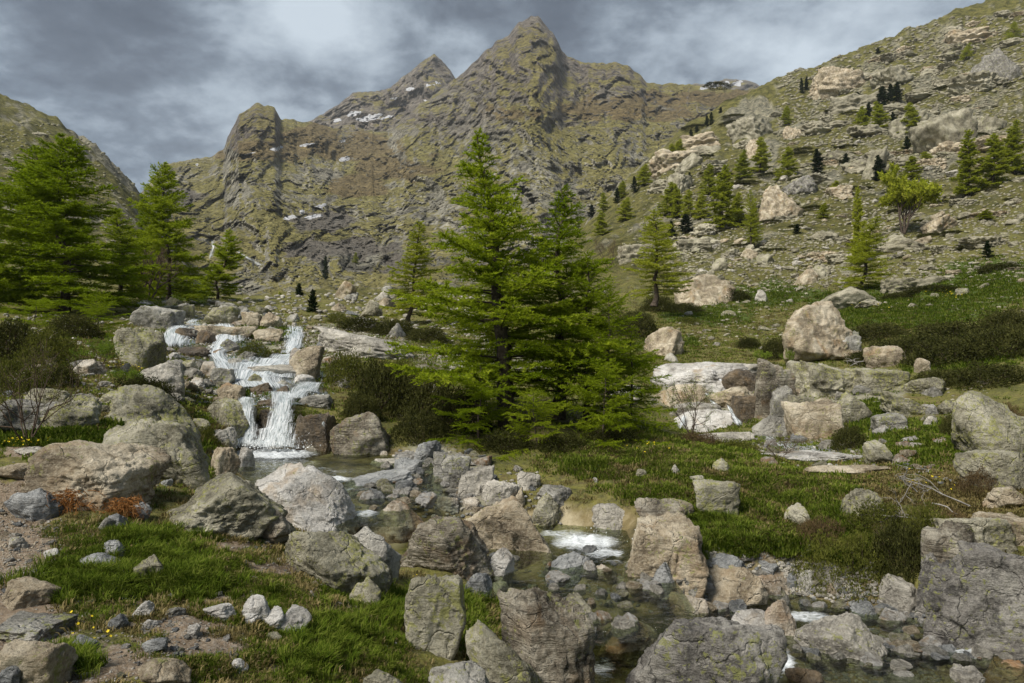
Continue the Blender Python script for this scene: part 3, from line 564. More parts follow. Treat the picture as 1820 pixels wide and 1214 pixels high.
BL = [
 # near bank, left
 (175, 902, 205, 120, 'tan', 'large tan boulder with a rounded back at the gravel trail, dead bracken at its foot', dict(ang=.45, depth=1., slope=-.1)),
 (64, 924, 96, 56, 'blue', 'low dark blue-grey rock between the trail and the bracken', dict(flat=.3)),
 (400, 948, 238, 104, 'lichen', 'big domed boulder covered in yellow-green lichen, overhanging on its stream side', dict(ang=.3, depth=.9, seed=21)),
 (470, 960, 120, 62, 'strata', 'brown earthy rock under the overhang of the domed lichen boulder', dict()),
 (290, 853, 215, 112, 'lichen', 'long lichen-spotted slab slanting down towards the stream above the grass strip', dict(slope=-.75, ang=.8, depth=.6)),
 (262, 772, 178, 88, 'lichen', 'long dark grey boulder sloping to the right below the dark bush', dict(slope=-.45, ang=.5, depth=.7)),
 (130, 757, 112, 54, 'lichen', 'pale blotched rock beside the bare leaning shrub', dict(ang=.8)),
 (40, 770, 110, 60, 'grey', 'grey rock half hidden behind the bare leaning shrub', dict()),
 (250, 655, 88, 74, 'lichen', 'pointed wedge-shaped boulder bright with yellow-green lichen left of the cascade', dict(ang=1., slope=-.25, seed=77)),
 (293, 700, 84, 60, 'pale', 'rounded pinkish grey boulder just below the pointed lichen wedge', dict(ang=.7)),
 (155, 668, 72, 30, 'rust', 'low rust-brown rock among the bright green shrubs', dict()),
 (98, 722, 90, 34, 'lichen', 'flat-topped slab beside the rust-brown rock', dict(flat=.3)),
 (210, 722, 60, 28, 'lichen', 'small pale rock left of the dark mound bush', dict()),
 (402, 775, 98, 68, 'lichen', 'brown-grey angular boulder at the left lip of the lower waterfall', dict(ang=.9)),
 (400, 795, 44, 36, 'grey', 'grey rounded rock tucked under the left lip boulder', dict()),
 (352, 768, 44, 24, 'lichen', 'small smooth rock beside the tuft of low juniper', dict(ang=.3)),
 (398, 850, 56, 56, 'tan', 'peach coloured split rock at the left rim of the pool', dict(ang=1.)),
 (434, 838, 34, 44, 'white', 'smaller pale rock leaning on the peach coloured rock', dict()),
 # cascade, from the top down
 (284, 583, 78, 42, 'grey', 'dark grey outcrop block left of the topmost white water', dict(ang=1.)),
 (334, 568, 28, 28, 'lichen', 'small squared block at the very top of the cascade', dict(ang=1.)),
 (308, 560, 40, 18, 'lichen', 'low pale green rock behind the squared block', dict()),
 (394, 578, 66, 34, 'lichen', 'broad pale green slab rock above the cascade', dict(flat=.3, ang=.9)),
 (449, 580, 34, 26, 'tan', 'brown cube-shaped rock above the cascade', dict(ang=1.)),
 (484, 584, 42, 30, 'tan', 'brown two-humped rock above the right-hand fall', dict()),
 (430, 562, 44, 18, 'grey', 'grey rock in the boulder line on the skyline of the cascade', dict()),
 (520, 572, 26, 14, 'grey', 'small blue-grey rock above the right-hand fall', dict()),
 (402, 602, 116, 24, 'tan', 'flat tan slab with water sliding over its edge', dict(flat=.5, ang=.6)),
 (334, 604, 40, 22, 'wet', 'dark wet rock between the two upper falls', dict()),
 (365, 612, 36, 26, 'wet', 'blackish wet rock at the head of the second fall', dict()),
 (478, 607, 50, 24, 'tan', 'light tan rounded boulder left of the right-hand fall', dict(ang=.4)),
 (408, 628, 40, 26, 'grey', 'rounded grey boulder in the middle of the upper white water', dict(ang=.3)),
 (345, 634, 62, 18, 'wet', 'row of dark wet rocks under the left-hand spray', dict()),
 (372, 668, 34, 26, 'rust', 'orange-brown rounded rock beside the rapids', dict(ang=.4)),
 (398, 686, 42, 34, 'grey', 'grey-brown pyramid rock beside the rapids', dict(ang=1.)),
 (411, 714, 54, 34, 'tan', 'speckled tan rock left of the stepped falls', dict()),
 (381, 700, 30, 9, 'white', 'white oblong stone lying on the tan rocks', dict(slope=.5, ang=.3)),
 (455, 684, 40, 20, 'lichen', 'greenish rock standing in the shallow rapids', dict()),
 (506, 690, 34, 15, 'grey', 'low grey rock at the brink of the stepped falls', dict()),
 (539, 683, 44, 18, 'white', 'smooth whitish rock right of the shallow rapids', dict(ang=.3)),
 (543, 672, 70, 58, 'tan', 'big brown rounded boulder on the right bank of the upper rapids', dict(ang=.35, slope=.35)),
 (525, 652, 30, 34, 'white', 'white slab leaning against the brown rounded boulder', dict(slope=.8)),
 (443, 640, 40, 16, 'grey', 'small grey rock at the foot of the grassy islet', dict()),
 (420, 652, 30, 16, 'grey', 'small dark rock beside the grassy islet', dict()),
 (466, 702, 44, 22, 'wet', 'dark purple-brown rock in the lower rapids', dict()),
 (504, 705, 30, 20, 'wet', 'dark red-brown rock beside the right-hand step fall', dict()),
 (475, 720, 54, 13, 'wet', 'flat golden-brown ledge under the shallow water', dict(flat=.5)),
 (560, 722, 70, 20, 'grey', 'layered grey ledge at the top right of the lower waterfall', dict(flat=.5, ang=1.)),
 (480, 762, 50, 36, 'wet', 'dark wet boulder dividing the lower waterfall', dict(ang=.8)),
 (452, 803, 54, 52, 'wet', 'brown wet boulder behind the lower waterfall veil', dict(ang=.8)),
 (556, 806, 78, 74, 'wet', 'tall brown layered block right of the lower waterfall', dict(ang=1., flat=.2, depth=.8)),
 (566, 808, 52, 42, 'strata', 'squat brown block standing in the pool before the layered block', dict(ang=1.)),
 (645, 812, 122, 82, 'strata', 'big angular grey-brown boulder right of the lower waterfall', dict(ang=1., slope=-.15, seed=903)),
 (663, 810, 24, 12, 'grey', 'small grey stone at the foot of the angular boulder', dict()),
 (682, 810, 16, 10, 'rust', 'small rust stone at the foot of the angular boulder', dict()),
 (650, 634, 190, 54, 'pale', 'broad pale bare slab sloping beside the upper cascade', dict(slope=-.35, flat=.35, ang=.6, depth=.8)),
 (305, 640, 26, 14, 'white', 'small white stone left of the upper white water', dict()),
 (330, 660, 44, 20, 'lichen', 'low lichen rock at the left rim of the rapids', dict()),
 (350, 690, 36, 20, 'white', 'pale flat stone above the speckled tan rock', dict()),
 # pool and stream boulders
 (540, 940, 200, 112, 'white', 'long white water-worn rock with an orange tip beside the pool', dict(slope=-.55, ang=.45, depth=.75, seed=41)),
 (628, 946, 66, 32, 'rust', 'orange stained rock between the white rock and the grey round boulder', dict(ang=.4)),
 (712, 962, 124, 72, 'rust', 'pale boulder with bright orange stains and a peaked top', dict(ang=.9, seed=55)),
 (660, 1032, 108, 95, 'grey', 'smooth round grey boulder below the orange stained rocks', dict(ang=.25, seed=61)),
 (596, 1052, 205, 112, 'lichen', 'broad brown-green domed boulder rising from the grass', dict(ang=.3, slope=-.35, depth=.8, seed=88)),
 (650, 1078, 62, 54, 'lichen', 'small pinkish rock in front of the brown-green dome', dict()),
 (792, 1012, 190, 96, 'strata', 'large layered dark boulder with a flat overhanging top in the stream', dict(ang=1., slope=-.1, depth=.7, seed=134)),
 (895, 996, 186, 116, 'tan', 'large creased brown and white boulder sloping to the rapid', dict(ang=.8, slope=-.45, seed=142, depth=.7)),
 (885, 1034, 62, 62, 'white', 'smooth pale rounded boulder at the edge of the clear pool', dict(ang=.2)),
 (722, 864, 58, 48, 'blue', 'dark blue-grey cube-shaped block above the pool', dict(ang=1., planes=8)),
 (758, 821, 54, 38, 'blue', 'slanting slate-coloured rock under the big larch', dict(slope=.5, ang=1.)),
 (802, 868, 74, 66, 'grey', 'dark grey block with a sharp crest under the big larch', dict(ang=1., seed=207)),
 (846, 880, 68, 54, 'pale', 'pale lichen-tipped boulder between the grey block and the tree bank', dict(ang=.7)),
 (745, 897, 46, 28, 'blue', 'low slate rock at the right rim of the pool', dict()),
 (794, 905, 48, 24, 'white', 'flat white stone below the dark grey block', dict(flat=.3)),
 (892, 903, 78, 50, 'pale', 'whitish boulder at the foot of the tree bank', dict()),
 (838, 905, 34, 22, 'rust', 'small rusty stone wedged beside the flat white stone', dict()),
 (940, 870, 44, 32, 'pale', 'pale rock against the grass below the larch', dict()),
 (972, 934, 62, 58, 'lichen', 'tilted boulder splashed with green lichen beside the rapid', dict(slope=.35, ang=.6)),
 (988, 898, 70, 36, 'grey', 'mottled grey rock behind the tilted lichen boulder', dict()),
 (922, 906, 30, 40, 'tan', 'narrow upright tan rock next to the tilted lichen boulder', dict()),
 (1086, 942, 76, 46, 'pale', 'bluish white boulder standing over the rapid', dict(ang=.5)),
 (1180, 938, 112, 52, 'strata', 'flat brown boulder half buried in the grass bank', dict(flat=.2, slope=-.3)),
 (1172, 1036, 152, 112, 'tan', 'big blocky tan boulder at the right of the rapid', dict(ang=.95, seed=311, depth=.9)),
 (1178, 1050, 54, 54, 'blue', 'angular slate-grey rock leaning on the big tan boulder', dict(ang=1.)),
 (1222, 1066, 52, 70, 'grey', 'upright egg-shaped grey rock leaning on the big tan boulder', dict(ang=.3)),
 (1300, 1088, 118, 80, 'tan', 'rounded tan boulder right of the egg-shaped rock', dict(ang=.45, seed=322)),
 (1212, 1104, 94, 52, 'rust', 'white and brown angular rock jutting over the clear pool', dict(ang=1.)),
 (1002, 1036, 100, 50, 'blue', 'sharp pointed grey rock rising from the clear pool', dict(slope=.6, ang=1.)),
 (1075, 1036, 44, 34, 'rust', 'orange rock standing in the clear pool', dict(ang=.9)),
 (1108, 1040, 26, 16, 'pale', 'small grey stone beside the orange pool rock', dict()),
 (1100, 1052, 24, 12, 'rust', 'small peach stone in front of the orange pool rock', dict()),
 (1136, 1058, 38, 30, 'grey', 'grey stone under the big tan boulder', dict()),
 (1290, 1030, 82, 44, 'blue', 'purple-grey rock under the grass bank', dict(flat=.2)),
 (1120, 1180, 132, 82, 'rust', 'white three-sided boulder with orange flanks beside the chute', dict(ang=.8, seed=401)),
 (1030, 1135, 68, 74, 'lichen', 'pale lichen-topped rock behind the huge streaked boulder', dict(ang=.8)),
 (970, 1262, 182, 212, 'strata', 'huge dark brown streaked boulder with rusty vertical bands', dict(ang=.9, seed=411, depth=.8, slope=-.15)),
 (905, 1262, 160, 158, 'lichen', 'large lichen-speckled boulder at the bottom beside yellow flowers', dict(ang=.35, seed=423, slope=-.5)),
 (1235, 1290, 300, 198, 'dark', 'huge mottled black and pale boulder splashed with lichen in the stream', dict(ang=.7, seed=437, depth=.7)),
 (776, 1160, 112, 146, 'lichen', 'tall standing boulder with rounded top rising from the grass', dict(ang=.45, seed=447, depth=.9)),
 (690, 1248, 110, 60, 'lichen', 'low grey lichen rock at the bottom of the grass', dict(flat=.2)),
 (815, 1250, 120, 70, 'grey', 'low cracked grey rock below the standing boulder', dict()),
 (1342, 1152, 102, 62, 'white', 'smooth white boulder left of the big banded boulder', dict(ang=.25)),
 (1385, 1150, 62, 88, 'rust', 'orange-flanked rock between the white boulder and the tan round one', dict(ang=.6)),
 (1490, 1192, 164, 102, 'pale', 'big rounded pinkish white boulder in the lower stream', dict(ang=.4, seed=466, depth=.7)),
 (1372, 1064, 74, 46, 'rust', 'brown and grey rounded rock by the lower stream', dict(ang=.5)),
 (1360, 1030, 52, 34, 'blue', 'grey rock at the foot of the shrubby bank', dict()),
 (1440, 1053, 42, 40, 'grey', 'grey rounded rock at the stream edge below the shrubby bank', dict(ang=.4)),
 (1485, 1056, 34, 26, 'tan', 'small brown rock under the hanging dry grass', dict()),
 (1405, 1046, 26, 28, 'blue', 'small dark rock in the cobbles by the lower stream', dict()),
 (1540, 1112, 66, 46, 'blue', 'long grey slab leaning into the lower stream', dict(slope=-.5)),
 (1578, 1100, 30, 24, 'grey', 'grey stone under the pale cliff foot', dict()),
 (1608, 1118, 44, 24, 'grey', 'greenish grey stone in the lower stream', dict()),
 (1614, 1140, 54, 22, 'blue', 'flat grey stone in the lower stream channel', dict(flat=.2)),
 (1662, 1142, 34, 20, 'grey', 'small grey stone at the foot of the great cliff boulder', dict()),
 (1676, 1190, 80, 46, 'blue', 'blue-grey boulder in the cobbles at the lower right', dict(ang=.6)),
 (1690, 1215, 54, 34, 'tan', 'pale tan stone below the blue-grey boulder', dict()),
 (1724, 1240, 54, 50, 'pale', 'squared pale stone among the cobbles', dict(ang=1.)),
 (1722, 1186, 40, 30, 'tan', 'brown stone beside the blue-grey boulder', dict()),
 (1790, 1232, 80, 54, 'rust', 'orange-brown boulder in the corner of the stream', dict(ang=.6)),
 (1600, 1225, 60, 30, 'grey', 'low grey cobble boulder under the pinkish white boulder', dict()),
 (1430, 1225, 70, 40, 'wet', 'dark wet brown rock in the chute under the white boulder', dict()),
 # right bank and cliff
 (1775, 1190, 310, 232, 'dark', 'great cliff-like boulder with dark lichened top and pale water-worn foot', dict(ang=1., seed=501, depth=.7, slope=-.1, planes=8, flat=.15)),
 (1720, 985, 130, 74, 'lichen', 'broken ledge rock on top of the great cliff-like boulder', dict(ang=1.)),
 (1800, 965, 110, 50, 'tan', 'reddish ledge rock above the great cliff-like boulder at the edge', dict(ang=1., flat=.3)),
 (1650, 1090, 60, 110, 'dark', 'narrow dark buttress left of the great cliff-like boulder', dict(ang=1.)),
 (1608, 1096, 84, 72, 'pale', 'pale upright rock face under the overhanging shrubs', dict(ang=1., seed=509)),
 (1690, 1030, 110, 100, 'strata', 'brown broken rock behind the great cliff-like boulder', dict(ang=.9)),
 (1765, 808, 170, 112, 'lichen', 'large dome-shaped boulder yellow with lichen right of the grassy slope', dict(ang=.35, seed=520)),
 (1780, 872, 150, 72, 'lichen', 'smooth greenish boulder with a ridged back in front of the dome-shaped one', dict(ang=.5, seed=525)),
 (1800, 905, 90, 40, 'tan', 'reddish brown flat rock below the smooth greenish boulder', dict(flat=.3)),
 (1566, 825, 64, 42, 'lichen', 'roundish rock on the far side of the second stream', dict(ang=.6)),
 (1622, 800, 44, 14, 'pale', 'pinkish flat stone right of the second stream', dict()),
 (1535, 926, 80, 56, 'lichen', 'rock capped with turf beside the bleached branches', dict()),
 (1416, 936, 46, 40, 'lichen', 'yellow-green squarish rock in the grass bank', dict(ang=.6)),
 (1268, 916, 84, 66, 'lichen', 'low lichen outcrop of several blocks in the grass bank', dict(ang=.9, seed=541)),
 (1240, 858, 28, 12, 'lichen', 'small flat stone above the lichen outcrop', dict()),
 (1140, 849, 20, 16, 'lichen', 'small grey stone in the middle of the grass bank', dict()),
 (1201, 845, 16, 20, 'pale', 'small upright white stone in the grass bank', dict()),
 (1281, 839, 34, 24, 'lichen', 'rounded stone near the top of the grass bank', dict()),
 (1058, 858, 12, 9, 'white', 'tiny white stone at the lip of the grass bank', dict()),
 (1150, 792, 24, 8, 'pale', 'flat pale stone behind the grass bank crest', dict()),
 (1372, 738, 78, 102, 'strata', 'tall square-cut block wall right of the second waterfall', dict(ang=1., seed=601, depth=.9, flat=.1, planes=8)),
 (1385, 745, 40, 60, 'grey', 'narrow grey block below the square-cut wall', dict(ang=1.)),
 (1468, 702, 128, 62, 'lichen', 'long flat-topped lichen ledge running right from the square-cut wall', dict(ang=.9, flat=.35, slope=-.15, seed=611)),
 (1555, 694, 92, 40, 'lichen', 'stepped ledge end with a diagonal crack', dict(ang=.9, flat=.2)),
 (1440, 742, 94, 42, 'lichen', 'second ledge block under the flat-topped ledge', dict(ang=.9, flat=.2)),
 (1440, 782, 96, 74, 'tan', 'wedge-shaped boulder with an orange-brown face beneath the ledges', dict(ang=1., seed=622)),
 (1512, 752, 80, 56, 'lichen', 'rounded grey boulder right of the orange-brown wedge', dict(ang=.6)),
 (1372, 778, 74, 40, 'grey', 'tilted grey boulder at the foot of the second waterfall', dict(ang=.6)),
 (1608, 742, 88, 48, 'lichen', 'slab rock tapering down the slope right of the ledges', dict(slope=-.5, ang=.9)),
 (1650, 702, 70, 32, 'lichen', 'low jointed outcrop above the tapering slab', dict()),
 (1577, 770, 58, 36, 'grey', 'rounded grey rock in the grass right of the ledges', dict(ang=.4)),
 (1653, 756, 26, 16, 'pale', 'small pale stone in the grassy hollow', dict()),
 (1690, 735, 50, 24, 'lichen', 'flat rock in the turf left of the dome-shaped boulder', dict()),
 (1452, 640, 160, 106, 'tan', 'massive rounded boulder with a split top in the meadow', dict(ang=.55, seed=701, depth=.9)),
 (1510, 634, 46, 50, 'grey', 'dark lower block broken off the massive meadow boulder', dict(ang=.8)),
 (1570, 652, 72, 38, 'tan', 'oblong pinkish boulder right of the massive meadow boulder', dict(ang=.5, slope=-.2)),
 (1637, 662, 30, 26, 'tan', 'small pointed rock beside the dark shrub field', dict()),
 (1494, 552, 106, 42, 'hill', 'low smooth rock hump under the lone larch in the meadow', dict(ang=.4)),
 (1255, 541, 112, 56, 'tan', 'large brown-grey boulder on the slope right of the airy larch', dict(ang=.6, seed=722)),
 (1352, 536, 22, 22, 'pale', 'small squarish boulder right of the large brown-grey one', dict()),
 (1182, 632, 76, 52, 'tan', 'grey-brown boulder showing right of the big larches', dict(ang=.6, seed=733)),
 (1194, 643, 28, 16, 'pale', 'small white rounded stone in front of the grey-brown boulder', dict(ang=.3)),
 (1333, 461, 32, 20, 'tan', 'dark brown rounded rock under the two-stemmed larch', dict()),
 (1360, 473, 32, 24, 'hill', 'pale rounded rock beside the dark brown one', dict()),
 (1430, 505, 48, 30, 'tan', 'brown boulder in the stony slope with a bare bush on it', dict()),
 (1460, 496, 36, 28, 'hill', 'grey-brown boulder left of the lone larch', dict()),
 (1278, 481, 28, 24, 'hill', 'greenish rock in the middle of the stony slope', dict()),
 (1598, 520, 32, 26, 'hill', 'pale rounded rock right of the lone larch', dict()),
 (1230, 447, 64, 24, 'hill', 'flat grey ledge above the stony slope', dict(flat=.4)),
 (1466, 427, 50, 18, 'hill', 'dark-footed flat boulder below the green shrubs', dict()),
 (1670, 413, 58, 30, 'tan', 'grey boulder right of the broad spreading tree', dict()),
 (1130, 462, 70, 30, 'hill', 'pale ledge behind the airy larch', dict(flat=.3)),
 (1675, 272, 110, 84, 'hill', 'smooth grey rock dome high on the hillside with a brown cleft', dict(ang=.45, seed=801, slope=-.1)),
 (1610, 240, 70, 44, 'hill', 'dark ribbed outcrop beside the high grove of pines', dict(ang=.8)),
 (1758, 236, 50, 34, 'hill', 'squat outcrop right of the smooth rock dome', dict()),
 (1384, 388, 96, 60, 'tan', 'broad cracked outcrop with a shaded foot on the middle of the hillside', dict(ang=.7, seed=811)),
 (1425, 344, 66, 34, 'dark', 'dark overhanging outcrop with a black hollow', dict(ang=.8)),
 (1550, 318, 56, 58, 'hill', 'steep ribbed slab left of the paired dark pines', dict(slope=.5, ang=.8)),
 (1408, 246, 36, 24, 'tan', 'rounded outcrop high on the hillside below a lone larch', dict()),
 (1340, 280, 42, 34, 'tan', 'rounded grey outcrop behind the twin larches', dict(slope=.4)),
 (1490, 350, 44, 20, 'tan', 'flat brown ledge in the middle of the hillside', dict(flat=.3)),
 (1205, 344, 60, 40, 'hill', 'smooth rock rib at the edge of the hillside', dict(slope=.6)),
 (1225, 300, 60, 30, 'hill', 'upper rock rib at the edge of the hillside', dict(slope=.5)),
 (1490, 165, 120, 44, 'tan', 'long reddish cliff band below the hillside skyline', dict(ang=.9, seed=831)),
 (1590, 150, 80, 34, 'hill', 'grey crag below the hillside skyline', dict(ang=.9)),
 (1780, 150, 110, 70, 'dark', 'dark crag high at the upper right', dict(ang=.9, seed=841)),
 (1330, 245, 90, 40, 'hill', 'broken grey crag where the hillside meets the mountain', dict(ang=.9)),
 (660, 562, 42, 30, 'hill', 'cracked rock beyond the pale slab', dict(ang=.9)),
 (616, 532, 40, 32, 'tan', 'brownish rock beyond the dark young pines', dict()),
 (706, 600, 30, 26, 'grey', 'grey rock behind the low dark shrubs', dict()),
 (820, 668, 44, 34, 'pale', 'pale boulder seen under the branches of the big larch', dict()),
 (760, 700, 60, 22, 'pale', 'flat pale rock left of the big larch trunk', dict()),
 (1110, 715, 60, 30, 'pale', 'pale rock seen between the right-hand larch stems', dict()),
 # stones on the near grass
 (177, 1016, 76, 32, 'blue', 'grey two-part stone rising from the grass tussocks', dict(depth=.8, ang=.9)),
 (201, 992, 46, 32, 'blue', 'bluish peaked stone behind the two-part stone', dict(ang=.9)),
 (267, 1030, 60, 44, 'lichen', 'lichen-tipped triangular stone in the grass', dict(ang=.9)),
 (207, 936, 34, 24, 'blue', 'grey-blue stone at the end of the dead bracken', dict(ang=.9)),
 (252, 924, 38, 32, 'blue', 'angular grey stone beside the right bracken clump', dict(ang=1.)),
 (187, 940, 30, 20, 'grey', 'small grey stone in front of the bracken', dict()),
 (256, 1094, 42, 28, 'white', 'light stone lying on bare soil below the tussocks', dict(slope=.4)),
 (210, 1118, 40, 28, 'blue', 'flat-topped blue-grey stone on the slope', dict(ang=1.)),
 (267, 1117, 28, 16, 'white', 'small white stone above the patch of brown soil', dict()),
 (278, 1157, 52, 24, 'blue', 'cracked oval stone on the brown soil', dict(ang=.5)),
 (148, 1160, 58, 30, 'blue', 'pale grey stone among yellow flowers near the trail slabs', dict()),
 (393, 1100, 64, 28, 'white', 'smooth oval white-grey stone in the grass', dict(ang=.25)),
 (343, 1132, 26, 22, 'white', 'small white stone at the edge of the brown soil', dict()),
 (311, 1095, 34, 14, 'grey', 'low grey stone above the brown soil', dict()),
 (458, 1104, 50, 46, 'white', 'upper left stone of the white cluster in the grass', dict(ang=.5)),
 (486, 1120, 42, 40, 'white', 'middle stone of the white cluster in the grass', dict(ang=.5)),
 (521, 1128, 64, 50, 'white', 'right-hand and largest stone of the white cluster in the grass', dict(ang=.8)),
 (445, 1112, 26, 22, 'white', 'low stone at the lower left of the white cluster', dict()),
 (64, 1224, 116, 84, 'tan', 'tan squared stepping block in the bottom corner of the trail', dict(ang=1., flat=.3, seed=851)),
 (50, 1145, 130, 40, 'grey', 'long flat grey trail slab above the tan block', dict(flat=.5, ang=.9)),
 (52, 1080, 96, 46, 'tan', 'flat tan trail slab with an earthy front', dict(flat=.5, ang=.9)),
 (25, 850, 84, 26, 'tan', 'smooth peach bedrock slab beside the trail', dict(flat=.5, ang=.4)),
 (54, 808, 54, 14, 'pale', 'flat white-grey stone at the grassy edge of the trail', dict(flat=.3)),
 (290, 1222, 100, 44, 'tan', 'long low rock in the soil at the bottom', dict()),
 (425, 1192, 32, 20, 'white', 'white stone at the bottom in the grass', dict()),
 (15, 1230, 50, 60, 'blue', 'grey stone in the bottom left corner', dict()),
 (255, 846, 36, 20, 'grey', 'pale rock on the green strip behind the tan boulder', dict()),
 (297, 864, 22, 13, 'blue', 'small dark stone on the green strip', dict()),
 (350, 860, 30, 12, 'pale', 'flat pale stone on the green strip', dict()),
 (30, 975, 40, 22, 'pale', 'pale stone embedded in the gravel trail', dict()),
 (92, 992, 34, 18, 'white', 'white stone at the grass edge of the gravel trail', dict()),
 (555, 1065, 14, 16, 'white', 'small upright white stone in the grass near the domed boulder', dict()),
 (487, 1140, 30, 16, 'lichen', 'lichen-green stone below the white cluster', dict()),
 (545, 1170, 22, 16, 'grey', 'small grey stone low in the grass', dict()),
 (850, 1020, 42, 26, 'grey', 'top stones of the little stack beside the clear pool', dict()),
 (850, 1060, 52, 44, 'blue', 'blue-grey stone at the bottom of the little stack', dict()),
 (888, 1056, 34, 26, 'white', 'pale stone next to the little stack', dict()),
]
for u, v, w_, h_, mt, lb, kw in BL:
    nm = 'boulder' if w_ > 60 else 'stone'
    boulder(u, v, w_, h_, mt, lb, name=nm, cat='boulder' if w_ > 60 else 'stone', **kw)

def wet(p, s):
    for poly, lev, dep in POOLS:
        if p[2] < lev and p[1] < 14 and polydist(np.array([p[0]]), np.array([p[1]]), poolworld(poly, lev))[0] > -.3: return lev-.12*s
    return p[2]
# shared small rock shapes
SM = {}
for k in range(12):
    q, Fc = rockshape(900+k, 4, .55+.45*(k % 3)/2, 1., 10); SM[k] = norm_box(q), Fc
def small_mesh(k, mt):
    key = (k, mt)
    if key not in SM:
        q, Fc = SM[k]; SM[key] = mesh('cobble', q, Fc, [M[mt]])
    return SM[key]
def scatter_px(polys, n, seed, dmax=1e9, dmin=0):
    """random points on the sheet, even over the ground seen inside photo regions (u0,v0,u1,v1,weight)"""
    r = np.random.default_rng(seed); ws = np.array([p[4] for p in polys], float); ks = r.choice(len(polys), n, p=ws/ws.sum()); res = []
    for k in ks:
        a, b, c, d_, _ = polys[k]; uu, vv = r.uniform(a, c), r.uniform(b, d_); p = A.hit(uu, vv)
        if A.col(uu)[0][:-30].min() > vv: continue
        if dmin < p[1] < dmax: res.append(p)
    return res
STREAM = [(690, 840, 960, 920, 2), (600, 900, 720, 960, .6), (820, 900, 1000, 940, .5), (1250, 960, 1440, 1040, 2), (1380, 1000, 1520, 1070, 2), (1500, 1050, 1660, 1140, 2), (1460, 1150, 1820, 1214, 3.5), (840, 990, 1000, 1080, .8), (1040, 1020, 1180, 1080, .8),
          (280, 600, 400, 700, 1.5), (400, 540, 560, 600, 1), (330, 640, 400, 740, 1), (700, 800, 860, 880, 1.2), (1150, 1040, 1280, 1090, .6), (1600, 780, 1760, 860, .7), (1340, 760, 1560, 840, .8)]
mats = ['pale', 'grey', 'blue', 'white', 'tan', 'lichen', 'blue', 'rust']
for i, p in enumerate(scatter_px(STREAM, 290, 5)):
    s = (rng.uniform(6, 15) if i % 4 else rng.uniform(14, 24))/F*p[1]*(1 if p[1] > 7 else .7)
    mt_ = mats[int(rng.integers(8))]; link('cobble', small_mesh(int(rng.integers(12)), mt_), (p[0], p[1]+s*.3, wet(p, s*.6)+s*.12), rng.uniform(0, 6.28), (s*.62, s*.48, s*.40*rng.uniform(.7, 1.2)),
         label=where(p, TONE[mt_], s/p[1]*F, 'cobble'), cat='stone', group='cobbles along the stream')
SOIL = [(0, 900, 110, 1060, 2.2), (60, 1060, 330, 1214, 2.5), (250, 1080, 440, 1200, 1.4), (400, 960, 620, 1020, .6), (560, 1120, 720, 1214, .5), (130, 930, 300, 1000, .5), (20, 780, 330, 870, .5)]
for i, p in enumerate(scatter_px(SOIL+[(300, 960, 720, 1180, 4)], 290, 6)):
    s = rng.uniform(5, 15)/F*p[1]
    mt_ = mats[int(rng.integers(6))]; link('trail_stone', small_mesh(int(rng.integers(12)), mt_), (p[0], p[1], p[2]+s*.1), rng.uniform(0, 6.28), (s*.6, s*.5, s*.34),
         label=where(p, TONE[mt_], s/p[1]*F, 'loose stone'), cat='stone', group='loose stones on the near bank')
# broken outcrops cropping out of both valley sides
OM = []
for k in range(8):
    q, Fc = rockshape(1500+k, 5 if k < 3 else 4, 1., 2.2, 9, 0., k % 2 == 0); OM.append(mesh('outcrop', norm_box(q), Fc, [M['hill' if k % 4 else 'tan']]))
OUTC = [(1180, 260, 1820, 480, 5), (1400, 120, 1820, 300, 4), (1500, 20, 1820, 170, 4.5), (0, 230, 230, 480, 2), (1250, 200, 1480, 300, 1.2), (1400, 480, 1820, 560, .6)]
for i, p in enumerate(scatter_px(OUTC, 190, 25)):
    if A.col(CU+p[0]/p[1]*F)[0][:-30].min() > CV-p[2]/p[1]*F-34: continue
    s = (rng.uniform(14, 34) if i % 4 else rng.uniform(40, 80))/F*p[1]; k = int(rng.integers(8))
    link('outcrop', OM[k], (p[0], p[1]+s*.2, p[2]-s*.02), rng.uniform(-.6, .6), (s*.62, s*.5, s*.27*rng.uniform(.7, 1.3)),
         label=where(p, 'weathered' if k % 4 else 'tan', s/p[1]*F, 'outcrop'), cat='rock', group='outcrops on the valley sides')
MIDR = [(980, 1010, 1250, 1110, 1.6), (1250, 1030, 1480, 1120, 2.4), (1300, 1130, 1500, 1214, 1), (1550, 1100, 1820, 1214, 2.8), (540, 890, 760, 960, 1.2), (960, 1100, 1120, 1214, .6), (280, 600, 400, 720, 1), (560, 600, 620, 720, .4), (0, 640, 240, 760, 1.2), (240, 540, 520, 600, 1.2), (640, 820, 1000, 920, 1.4), (1330, 990, 1500, 1060, 1), (1480, 1060, 1820, 1214, 1.2), (1400, 680, 1680, 790, 1.2), (1340, 780, 1760, 850, .6), (560, 520, 700, 600, .5), (380, 740, 440, 830, .6)]
for i, p in enumerate(scatter_px(MIDR, 300, 15)):
    s = rng.uniform(20, 46 if p[1] < 9 else 38)/F*p[1]; k = int(rng.integers(12))
    mt_ = ['pale', 'white', 'tan', 'grey', 'pale', 'lichen', 'blue', 'white', 'rust'][int(rng.integers(9 if i % 3 else 7))]; link('stream_rock', small_mesh(k, mt_), (p[0], p[1]+s*.3, wet(p, s)+s*.08), rng.uniform(0, 6.28), (s*.55, s*.42, s*.40*rng.uniform(.7, 1.2)),
         label=where(p, TONE[mt_], s/p[1]*F, 'wedged rock'), cat='rock', group='medium rocks among the boulders')
